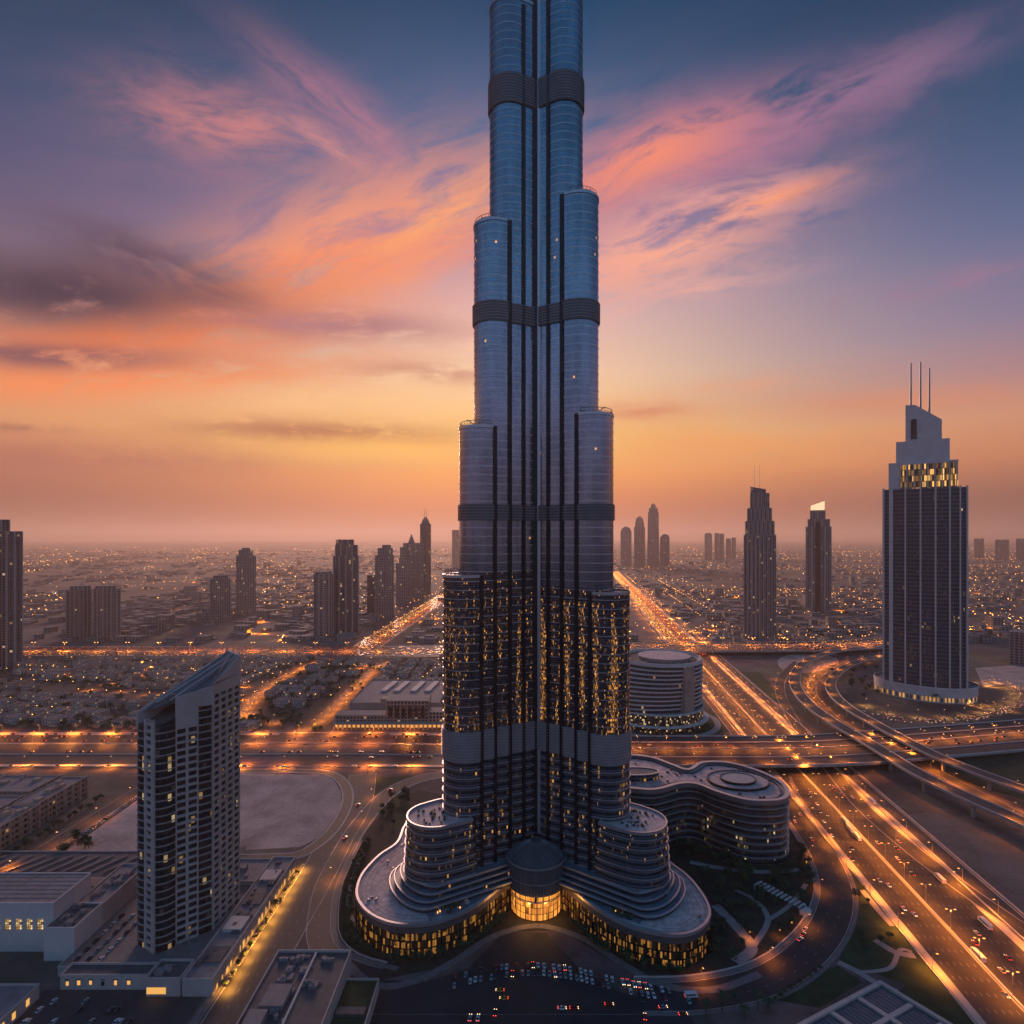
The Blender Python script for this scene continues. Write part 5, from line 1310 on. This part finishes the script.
scatter([(200, 735), (270, 735), (330, 690), (350, 680), (330, 672), (280, 700)], 24, 'dark street tree between the villas by the cross highway', 'trees among the near villas', (1.2, 1.9), avoid=((busy, 10),))
scatter([(0, 735), (130, 735), (150, 690), (100, 690), (0, 715)], 22, 'dark tree among the villas left of the white apartment tower', 'trees among the left villas', (1.2, 2.0), avoid=((busy, 10),))
for i in range(14): plant(PRO[i % 4], -396+rnd.uniform(-2, 2), 470+i*8.4, 'round street tree before the sandstone apartment row', 'trees before the sandstone row', rnd.uniform(.8, 1.2))
scatter([(60, 838), (84, 832), (90, 850), (62, 858)], 6, 'big round tree at the end of the row of parked cars', 'trees by the parked row', (1.1, 1.5))
scatter([(848, 872), (872, 900), (893, 940), (880, 962), (858, 950)], 9, 'small tree on the triangular lawn by the motorway', 'trees on the triangular lawn', (.5, .8))
for x, y in ((722, 1012), (734, 1006), (758, 1010), (768, 1014), (745, 1020), (706, 1016)):
    plant(PALM, *P(x, y), 'palm at the bottom edge beside the ring road', 'palms at the bottom edge', rnd.uniform(.9, 1.2))
for i in range(10): plant(PRO[3], *P(775+i*5, 1000-i*3.4), 'small shrub-like tree lining the lawn edge by the ring road', 'shrubs by the lawn edge', rnd.uniform(.4, .6))

# ================================================================== STREET LAMPS (with their light)
def lamp_meshes(h, arms):
    b = MB(); b.bar((0, 0, 0), (0, 0, h), .16, 6, 0, .1)
    for s in arms: b.bar((0, 0, h-.1), (s*2.4, 0, h+.3), .07, 4)
    post = b.build('post', M['steel']); b = MB()
    for s in arms: b.obox(s*2.6, 0, 1.3, .5, h+.12, h+.36, 0)
    head = b.build('lamp_head', M['lamp']); C.objects.unlink(post); C.objects.unlink(head); return post, head
LM2, LM1 = lamp_meshes(14, (-1, 1)), lamp_meshes(11, (1,))
LD = {}
def lamp(x, y, z, a, two, power, label, group, sc=1.0, col=(1, .26, .025), light=True):
    t = thing('street_lamp', label, 'street lamp', (x, y, z), a, group); t.scale = (sc,)*3
    for o in (LM2 if two else LM1): c = o.copy(); C.objects.link(c); c.parent = t
    if light:
        key = (round(power), col)
        if key not in LD:
            l = bpy.data.lights.new('sodium_light', 'SPOT'); l.energy = power; l.color = col; l.shadow_soft_size = .4; l.spot_size = radians(158); l.spot_blend = .8; LD[key] = l
        o = bpy.data.objects.new('sodium_light', LD[key]); C.objects.link(o); o.parent = t; o.location = (0 if two else 2.4, 0, (14 if two else 11)-.5)
FL = [MB(), MB()]
def far_lamp(x, y, z, power, sc):
    """a distant lamp: its post and head go into the one mass of far lamps, its light is real"""
    FL[0].bar((x, y, z), (x, y, z+14*sc), .2*sc, 4); 
    for s in (-2.4, 2.4): FL[1].obox(x+s*sc, y, 1.3*sc, .8*sc, z+14*sc, z+14.4*sc, 0)
    key = ('far', round(power))
    if key not in LD:
        l = bpy.data.lights.new('sodium_light', 'SPOT'); l.energy = power; l.color = (1, .26, .025); l.shadow_soft_size = .6; l.spot_size = radians(158); l.spot_blend = .8; LD[key] = l
    o = bpy.data.objects.new('sodium_light', LD[key]); C.objects.link(o); o.location = (x, y, z+14*sc-.6)
def along_far(pts, step, off, power, sc):
    r = resample(pts, step)
    for i, p in enumerate(r):
        a, b = r[max(i-1, 0)], r[min(i+1, len(r)-1)]; l = hypot(b[0]-a[0], b[1]-a[1]) or 1
        far_lamp(p[0]+(b[1]-a[1])/l*off, p[1]-(b[0]-a[0])/l*off, p[2], power, sc)
def along(pts, step, off, two, power, label, group, sc=1.0, flip=0, col=(1, .26, .025), maxy=1e9, light=True, z=None):
    r = resample(pts, step)
    for i, p in enumerate(r):
        if p[1] > maxy: break
        a, b = r[max(i-1, 0)], r[min(i+1, len(r)-1)]; l = hypot(b[0]-a[0], b[1]-a[1]); nx, ny = (b[1]-a[1])/l, -(b[0]-a[0])/l
        lamp(p[0]+nx*off, p[1]+ny*off, (p[2] if z is None else z), atan2(ny, nx)+flip, two, power, label, group, sc, col, light)
PW = 34000
HW1 = [p for p in HW]
along([(XL(y)+34, y, 0) for y in range(330, 1300, 5)], 28, -3, True, PW*1.2, 'twin-arm street lamp on the motorway median', 'lamps on the motorway median')
along([(XL(y)+34, y, 0) for y in range(330, 1300, 5)], 38, 37.8, False, PW*.9, 'street lamp on the right barrier of the motorway', 'lamps on the motorway right barrier', flip=pi)
along([(XL(y)+34, y, 0) for y in range(345, 1300, 5)], 38, -36, False, PW*.9, 'street lamp on the left edge of the motorway', 'lamps on the motorway left edge')
along_far([(XL(y)+34, y, 0) for y in range(1300, 4200, 10)], 80, -3, PW*8, 1.6)
along_far([(XL(y)+34, y, 0) for y in range(1400, 3000, 10)], 120, -38, PW*5, 1.4)
along_far([(XL(y)+34, y, 0) for y in range(1400, 3000, 10)], 120, 42, PW*5, 1.4)
along([p for p in CROSS if -700 < p[0] < -10], 46, -21, True, PW*1.5, 'twin-arm lamp on the median of the cross highway left of the supertall', 'lamps on the cross highway median')
along([p for p in CROSS if -720 < p[0] < -10], 48, -61, False, PW*1.5, 'lamp on the far edge of the cross highway left of the supertall', 'lamps on the cross highway far edge', flip=0)
along([p for p in CROSS if -700 < p[0] < -10], 48, 55, False, PW*1.5, 'lamp on the near edge of the cross highway left of the supertall', 'lamps on the cross highway near edge', flip=pi)
along([p for p in CROSS if 70 < p[0] < 400], 34, -3, True, PW*1.3, 'twin-arm lamp on the road bridge over the motorway', 'lamps on the road bridge')
along([p for p in CROSS if 70 < p[0] < 400], 40, 46.8, False, PW*.8, 'lamp on the near parapet of the road bridge', 'lamps on the bridge parapet', flip=pi)
along([p for p in CROSS if 420 < p[0] < 900], 38, 0, True, PW*1.2, 'lamp on the curving road before the hotel tower', 'lamps on the curving road')
along_far([p for p in FARX if -1350 < p[0] < 1500], 70, 0, PW*6, 1.4)
for x, y in VL: far_lamp(x, y, 0, PW*1.4, .6)
r_ = random.Random(8)
for _ in range(46):
    y = 1460*2.6**r_.random(); x = r_.uniform(-.95, .95)*y*.86
    if not onroad(x, y): far_lamp(x, y, 0, PW*6, .9)
along_far(DIAG, 85, 0, PW*7, 1.5)
along([p for p in RAMPA], 70, -7.4, False, PW*.5, 'small lamp on the parapet of the outer flyover ramp', 'lamps on the outer ramp', .7)
along([p for p in RAMPB], 70, -6.9, False, PW*.5, 'small lamp on the parapet of the inner flyover ramp', 'lamps on the inner ramp', .7)
along(LOOP, 34, 6.6, False, PW*.8, 'lamp on the loop road between the two ramps', 'lamps on the loop road', flip=pi)
along(LOOPIN[10:], 60, 8.4, False, PW*.35, 'lamp on the dark loop road beside the motorway', 'lamps on the inner loop', flip=pi)
along(DROP, 36, 5.6, False, PW*.5, 'lamp on the curved hotel drive', 'lamps on the hotel drive', flip=pi, col=(1, .45, .12))
for y in range(336, 462, 12): lamp(-160.0, y, 0, 0, False, 9000, 'small lamp on the pavement before the shopping arcade', 'lamps before the arcade', .45, (1, .42, .06))
along(VSTREET, 30, 8.5, False, PW*1.3, 'lamp on the villa street behind the arcaded building', 'lamps on the villa street', flip=pi)
along(VSTREET2, 30, 7.5, False, PW*1.3, 'lamp on the villa street behind the white apartment tower', 'lamps on the second villa street', flip=pi)
along(MID, 60, 7.5, False, PW*.9, 'lamp on the sloping road among the left villas', 'lamps on the sloping road', flip=pi)
along([p for p in SIDEST if p[1] > 430], 44, 7.8, False, PW*.22, 'dim lamp on the side street by the sandstone row', 'lamps on the side street', flip=pi)
along(RINGR[10:], 52, -10.8, False, PW*.12, 'dim lamp on the ring road kerb right of the podium', 'lamps on the ring road', .7)
along(STREET[12:], 46, 13.8, False, PW*.18, 'dim lamp on the street beside the sand lot', 'lamps on the left street', .8, flip=pi)
for i in range(26):
    q_ = P(rnd.uniform(828, 882), rnd.uniform(666, 700)) if i % 3 else P(rnd.uniform(968, 1018), rnd.uniform(682, 712))
    if near(q_, [p[:2] for p in LOOP+RAMPB], 14): continue
    lamp(*q_, 0, 0, False, 9000, 'low warm lamp in the planted ground round the hotel tower', 'garden lamps round the hotel', .6, (1, .4, .07), i % 3 == 0)
for (x, y) in ((790, 930), (778, 938), (748, 940), (805, 868)):
    lamp(*P(x, y), 0, 0, False, 1500, 'glowing garden lamp near the white pavilion', 'garden lamps', .45)

tag(FL[0].build('far_lamp_post', M['steel']), 'posts of the far street lamps', 'lamps', kind='stuff'); tag(FL[1].build('far_lamp_head', emit('far_lamp_glow', (1, .42, .1), 7)), 'glowing heads of the far street lamps', 'lamps', kind='stuff')
# ================================================================== CARS
def car_proto(name, cm, L=4.6, W_=1.9, H=1.5, kind='car'):
    t = bpy.data.objects.new(name, None); b = MB()
    def sec(x, w, z0, z1): return [(x, -w, z0), (x, w, z0), (x, w, z1), (x, -w, z1)]
    def loft(secs, m):
        vs = [v for s_ in secs for v in s_]; n = len(secs)
        fs = [[i*4+k, i*4+(k+1) % 4, (i+1)*4+(k+1) % 4, (i+1)*4+k] for i in range(n-1) for k in range(4)]+[[3, 2, 1, 0], [4*n-4, 4*n-3, 4*n-2, 4*n-1]]
        b.add(vs, fs, m)
    h = W_/2
    if kind == 'car':
        loft([sec(-L/2, h*.8, .45, .75), sec(-L/2+.25, h*.95, .3, .92), sec(-L*.1, h, .26, .95), sec(L*.2, h, .26, .92), sec(L/2-.3, h*.95, .3, .78), sec(L/2, h*.8, .42, .65)], 0)
        body = b.build('body', cm); b = MB(); loft([sec(-L*.38, h*.84, .9, .95), sec(-L*.22, h*.72, .9, H), sec(L*.08, h*.72, .9, H), sec(L*.24, h*.84, .88, .93)], 0)
        cab = b.build('cabin_glass', M['glassdark']); b = MB(); b.obox(-L*.07, 0, L*.26, h*1.36, H-.02, H+.05, 0, 0); roof = b.build('roof', cm)
    else:
        loft([sec(-L/2, h, .4, H), sec(L*.34, h, .4, H), sec(L/2-.1, h*.96, .4, H-.6), sec(L/2, h*.9, .45, 1.3)], 0); body = b.build('body', cm)
        b = MB(); b.obox(-L*.05, 0, L*.8, W_+.06, H*.55, H*.82, 0, 0); cab = b.build('window_band', M['glassdark']); b = MB(); b.obox(-L*.1, 0, L*.5, W_*.6, H, H+.15, 0, 0); roof = b.build('roof_unit', cm)
    parts = [body, cab, roof]
    for sx_ in (-L*.31, L*.31):
        for sy_ in (-1, 1):
            b = MB(); b.bar((sx_, sy_*(h-.22), .33), (sx_, sy_*(h+.01), .33), .33, 10); parts.append(b.build('wheel', M['black']))
    for sy_ in (-1, 1):
        b = MB(); b.obox(L/2-.05, sy_*h*.62, .25, .42, .58, .8, 0, 0); parts.append(b.build('headlight', M['head']))
        b = MB(); b.obox(-L/2+.06, sy_*h*.66, .22, .42, .7, .92, 0, 0); parts.append(b.build('taillight', M['tail']))
    for o in parts: C.objects.unlink(o)
    return t, parts
CM = [mat('car_paint_white', (.75, .75, .74), .3, 0, var=.04), mat('car_paint_silver', (.42, .43, .45), .3, .4, var=.04), mat('car_paint_dark', (.04, .045, .055), .25, .2, var=.1), mat('car_paint_red', (.35, .03, .025), .3, 0, var=.05), mat('car_paint_sand', (.5, .42, .33), .35, .1, var=.05), mat('car_paint_yellow', (.65, .38, .05), .35, 0, var=.05)]
CARS = [car_proto('parked_car' if False else 'car', c) for c in CM]
BUS = car_proto('bus', CM[0], 11, 2.6, 3.1, 'bus'); VAN = car_proto('minibus', CM[0], 7, 2.3, 2.7, 'bus')
OFF = {M['head']: M['headoff'], M['tail']: M['tailoff']}
def unlit(pr):
    t, parts = pr; out = []
    for o in parts:
        m_ = o.data.materials[0]
        if m_ in OFF: o = o.copy(); o.data = o.data.copy(); o.data.materials[0] = OFF[m_]
        out.append(o)
    return t, out
def joined(pr):
    """the same car as one mesh, for the distant ones"""
    me = bpy.data.meshes.new('car'); vs, fs, mi, mats = [], [], [], []
    for o in pr[1]:
        m_ = o.data.materials[0]
        if m_ not in mats: mats.append(m_)
        off = len(vs); vs += [tuple(v.co) for v in o.data.vertices]
        for p in o.data.polygons: fs.append([off+i for i in p.vertices]); mi.append(mats.index(m_))
    me.from_pydata(vs, [], fs)
    for m_ in mats: me.materials.append(m_)
    me.polygons.foreach_set('material_index', mi); me.update(); return me
FARCAR = [joined(c) for c in CARS]; PARKED = [unlit(c) for c in CARS]; FARPARK = [joined(c) for c in PARKED]
NC_ = 0
def put_car(x, y, z, a, ci, label, group, parts=False, cat='car', pr=None, lit=True):
    global NC_
    NC_ += 1
    if parts or pr:
        p = pr or (CARS if lit else PARKED)[ci]; t = p[0].copy(); C.objects.link(t); t.location = (x, y, z); t.rotation_euler = (0, 0, a); tag(t, label, cat, group)
        for o in p[1]: c = o.copy(); C.objects.link(c); c.parent = t
    else:
        t = bpy.data.objects.new('car', (FARCAR if lit else FARPARK)[ci]); C.objects.link(t); t.location = (x, y, z); t.rotation_euler = (0, 0, a); tag(t, label, cat, group)
    return t
rnd = random.Random(5)
# queue curving across the forecourt
QUE = crom([(*P(455, 978), 0), (*P(480, 972), 0), (*P(515, 967), 0), (*P(550, 967), 0), (*P(585, 973), 0), (*P(620, 982), 0), (*P(660, 990), 0), (*P(690, 994), 0)], 8)
qq = resample(QUE, 3.1)
for i, p in enumerate(qq):
    if rnd.random() < .1: continue
    for row in (0, 1):
        if rnd.random() < .24: continue
        put_car(p[0]+rnd.uniform(-.3, .3), p[1]-row*6.2+rnd.uniform(-.3, .3), .06, pi/2+rnd.choice((0, pi))+rnd.uniform(-.08, .08), rnd.choice((0, 0, 0, 1, 1, 2, 3)), ('pale car parked in the curved upper row on the forecourt', 'car parked in the curved lower row on the forecourt')[row], ('cars in the upper forecourt row', 'cars in the lower forecourt row')[row], True, lit=rnd.random() < .2)
for (x, y, a, ci, lab) in ((500, 991, 3.1, 5, 'yellow taxi driving alone below the parked rows'), (504, 999, 3.1, 5, 'second yellow taxi just below the first one on the forecourt'), (562, 1009, 0, 0, 'white car beside a red one in the middle of the forecourt'), (574, 1009, 0, 3, 'red car next to the white one in the forecourt middle'), (609, 1005, 0, 3, 'red car alone right of the forecourt middle'), (663, 1008, .1, 1, 'silver car driving on the right part of the forecourt'), (683, 1015, .1, 3, 'red car at the lower right of the forecourt'), (645, 1018, 1.4, 3, 'red car at the bottom edge of the forecourt'), (495, 1014, 1.5, 2, 'dark car at the bottom edge left of the taxis'), (470, 1019, 1.5, 1, 'silver car parked in the bottom left bays'), (478, 1019, 1.5, 0, 'white car parked in the bottom left bays')):
    put_car(*P(x, y), .06, a, ci, lab, None, True)
put_car(*P(691, 997), .06, .05, 0, 'white minibus at the right end of the parked rows', None, True, 'minibus', VAN)
# parked row by the sand lot and the car parks
for i in range(30):
    put_car(-365.5, 492+i*3.6, .06, rnd.choice((0, pi))+rnd.uniform(-.05, .05), rnd.choice((0, 0, 1, 1, 2, 4)), 'car parked in the row between side street and sand lot', 'cars parked by the sand lot', lit=False)
for i in range(16):
    put_car(-258+rnd.uniform(0, 60), 305+rnd.choice((0, 8, 16, 22)), .06, pi/2, rnd.choice((0, 1, 2, 2)), 'car in the dim car park at the bottom left', 'cars in the bottom left car park', lit=False)
for i in range(18):
    put_car(-255+(i % 3)*7, 352+(i//3)*8, 5.64, pi/2, rnd.choice((0, 1, 2, 2)), 'car parked on the podium deck beside the white apartment tower', 'cars on the podium deck', lit=False)
dr = resample(DROP, 6)
for i, p in enumerate(dr):
    for o in (9, 15, 21):
        if rnd.random() < .5: continue
        x, y = p[0]+(F.pt(0, 40)[0]-p[0])*(-o/100), p[1]+(F.pt(0, 40)[1]-p[1])*(-o/100)
        if NC_ > 1000: break
        put_car(x, y, .06, rnd.uniform(0, 6), rnd.choice((0, 0, 1, 4)), 'car with small white lights parked round the hotel drive', 'cars parked round the hotel drive')
# traffic
TAKEN = []; COACH = [P(*q) for q in ((845, 822), (850, 830), (857, 838), (940, 880), (985, 925), (978, 957), (872, 802))]
def traffic(pts, off, n, back_, label, group, y0=0, y1=1e9, x0=-1e9, x1=1e9, z=.08):
    r = [p for p in resample(pts, 2.0)]; ok = [i for i in range(1, len(r)-1) if y0 < r[i][1] < y1 and x0 < r[i][0] < x1]
    for _ in range(n):
        for _try in range(30):
            i = rnd.choice(ok); o = rnd.choice(off); p = r[i]
            if all(hypot(p[0]-qx, p[1]-qy) > 11 or abs(o-qo) > 1 for qx, qy, qo in TAKEN) and not near((p[0]+o, p[1]), COACH, 12): break
        TAKEN.append((p[0], p[1], o)); a, b = r[i-1], r[i+1]; l = hypot(b[0]-a[0], b[1]-a[1]); nx, ny = (b[1]-a[1])/l, -(b[0]-a[0])/l
        put_car(p[0]+nx*o, p[1]+ny*o, p[2]+z, atan2(b[1]-a[1], b[0]-a[0])+(pi if back_ else 0), rnd.choice((0, 0, 1, 2, 2, 3, 4)), label, group)
for (x, y) in ((845, 822), (850, 830), (857, 838)): 
    put_car(*P(x, y), .08, -pi/2-.12, 0, 'white coach with lit windows on the near motorway, one of three nose to tail', 'coaches nose to tail', True, 'coach', BUS)
for (x, y, lab) in ((940, 880, 'white coach alone in the right half of the motorway'), (985, 925, 'white coach nearest the right edge of the photo'), (978, 957, 'white coach in the middle lanes at the lower right'), (872, 802, 'white coach close to the road bridge')):
    put_car(*P(x, y), .08, pi/2-.12, 0, lab, None, True, 'coach', BUS)
LA = [-28.2+3.7*i for i in range(7)]; LB = [1+3.7*i for i in range(9)]
traffic(HW, LA, 15, True, 'car with headlights coming down the near half of the motorway', 'oncoming cars on the near motorway', 330, 640)
traffic(HW, LB, 15, False, 'car with red tail lights on the near half of the motorway', 'outgoing cars on the near motorway', 330, 640)
traffic(HW, LA, 18, True, 'car with headlights on the motorway beyond the road bridge', 'oncoming cars beyond the bridge', 720, 1280)
traffic(HW, LB, 18, False, 'car with tail lights on the motorway beyond the road bridge', 'outgoing cars beyond the bridge', 720, 1280)
traffic(CROSS, [-44, -40, -36, 22, 26], 12, False, 'car on the cross highway left of the supertall', 'cars on the left cross highway', x0=-700, x1=-50)
traffic(CROSS, [-14, -9, 28, 33], 7, False, 'car on the road bridge over the motorway', 'cars on the road bridge', x0=90, x1=340)
for (x, y, a) in ((803, 935, .7), (800, 940, .6), (805, 930, .7), (812, 840, 1.4), (800, 815, 1.3), (795, 822, 1.3), (785, 800, 1.2), (345, 838, 1.2), (358, 805, 1.0), (390, 790, .8)):
    put_car(*P(x, y), .08, a, rnd.choice((0, 1, 3)), 'car on the quiet ring road round the podium', 'cars on the ring road', True)
# the rest of the traffic, far off, as one mass of vehicles
fm = MB(); rnd = random.Random(99)
def far_traffic(pts, offs, step, y0, y1, both=True, x0=-1e9, x1=1e9):
    r = resample(pts, step)
    for i in range(1, len(r)-1):
        if not (y0 < r[i][1] < y1 and x0 < r[i][0] < x1): continue
        a, b = r[i-1], r[i+1]; l = hypot(b[0]-a[0], b[1]-a[1]); tx, ty = (b[0]-a[0])/l, (b[1]-a[1])/l
        for o in offs:
            if rnd.random() < .35: continue
            x, y, z = r[i][0]+ty*o+tx*rnd.uniform(-step, step)*.5, r[i][1]-tx*o+ty*rnd.uniform(-step, step)*.5, r[i][2]+.1
            w = atan2(ty, tx); fm.obox(x, y, 4.6, 1.9, z+.3, z+1.4, w, 0)
            s = .75+max(0, y-1300)/2500; mm = 1 if (o < 0) == both else 2
            fm.obox(x-tx*2.5, y-ty*2.5, .5*s, 1.7*s, z+.5, z+.9+.3*s, w, mm); fm.obox(x+tx*2.5, y+ty*2.5, .5*s, 1.7*s, z+.5, z+.9+.3*s, w, 3-mm)
far_traffic(HW, LA+LB, 13, 1290, 4500)
far_traffic(DIAG, [-30, -24, -16, -10, -4, 4, 10, 16, 24, 30], 13, 1400, 4200)
far_traffic(FARX, [-50, -40, -30, -22, -12, 12, 22, 30, 40, 50], 18, 1000, 2200, True, -1500, 1600)
far_traffic(CROSS, [-55, -46, -30, 8, 52], 24, 600, 900, True, -800, -30)
far_traffic(CROSS, [-16, -8, 8, 16], 26, 700, 1000, True, 420, 1000)
tag(fm.build('far_traffic', [CM[2], emit('far_headlight', (1, .4, .09), 3), emit('far_taillight', (1, .14, .03), 2.2)]), 'stream of far-off cars on the distant highways', 'traffic', kind='stuff')
print('cars', NC_, 'trees', NT_, 'lamps', sum(o.name.startswith('street_lamp') for o in C.objects), 'objects', len(C.objects))

# ================================================================== HAZE
hb = MB(); hb.box(-52000, 52000, -7000, 82000, -1.0, 900, 0)
hm = bpy.data.materials.new('haze'); hm.use_nodes = True; nt = hm.node_tree; nt.nodes.clear()
pv = nt.nodes.new('ShaderNodeVolumePrincipled'); oo_ = nt.nodes.new('ShaderNodeOutputMaterial'); nt.links.new(pv.outputs[0], oo_.inputs['Volume'])
pv.inputs['Color'].default_value = (.94, .74, .62, 1); pv.inputs['Density'].default_value = HAZE; pv.inputs['Anisotropy'].default_value = .4
if HAZE > 0: tag(hb.build('haze', hm), kind='stuff')
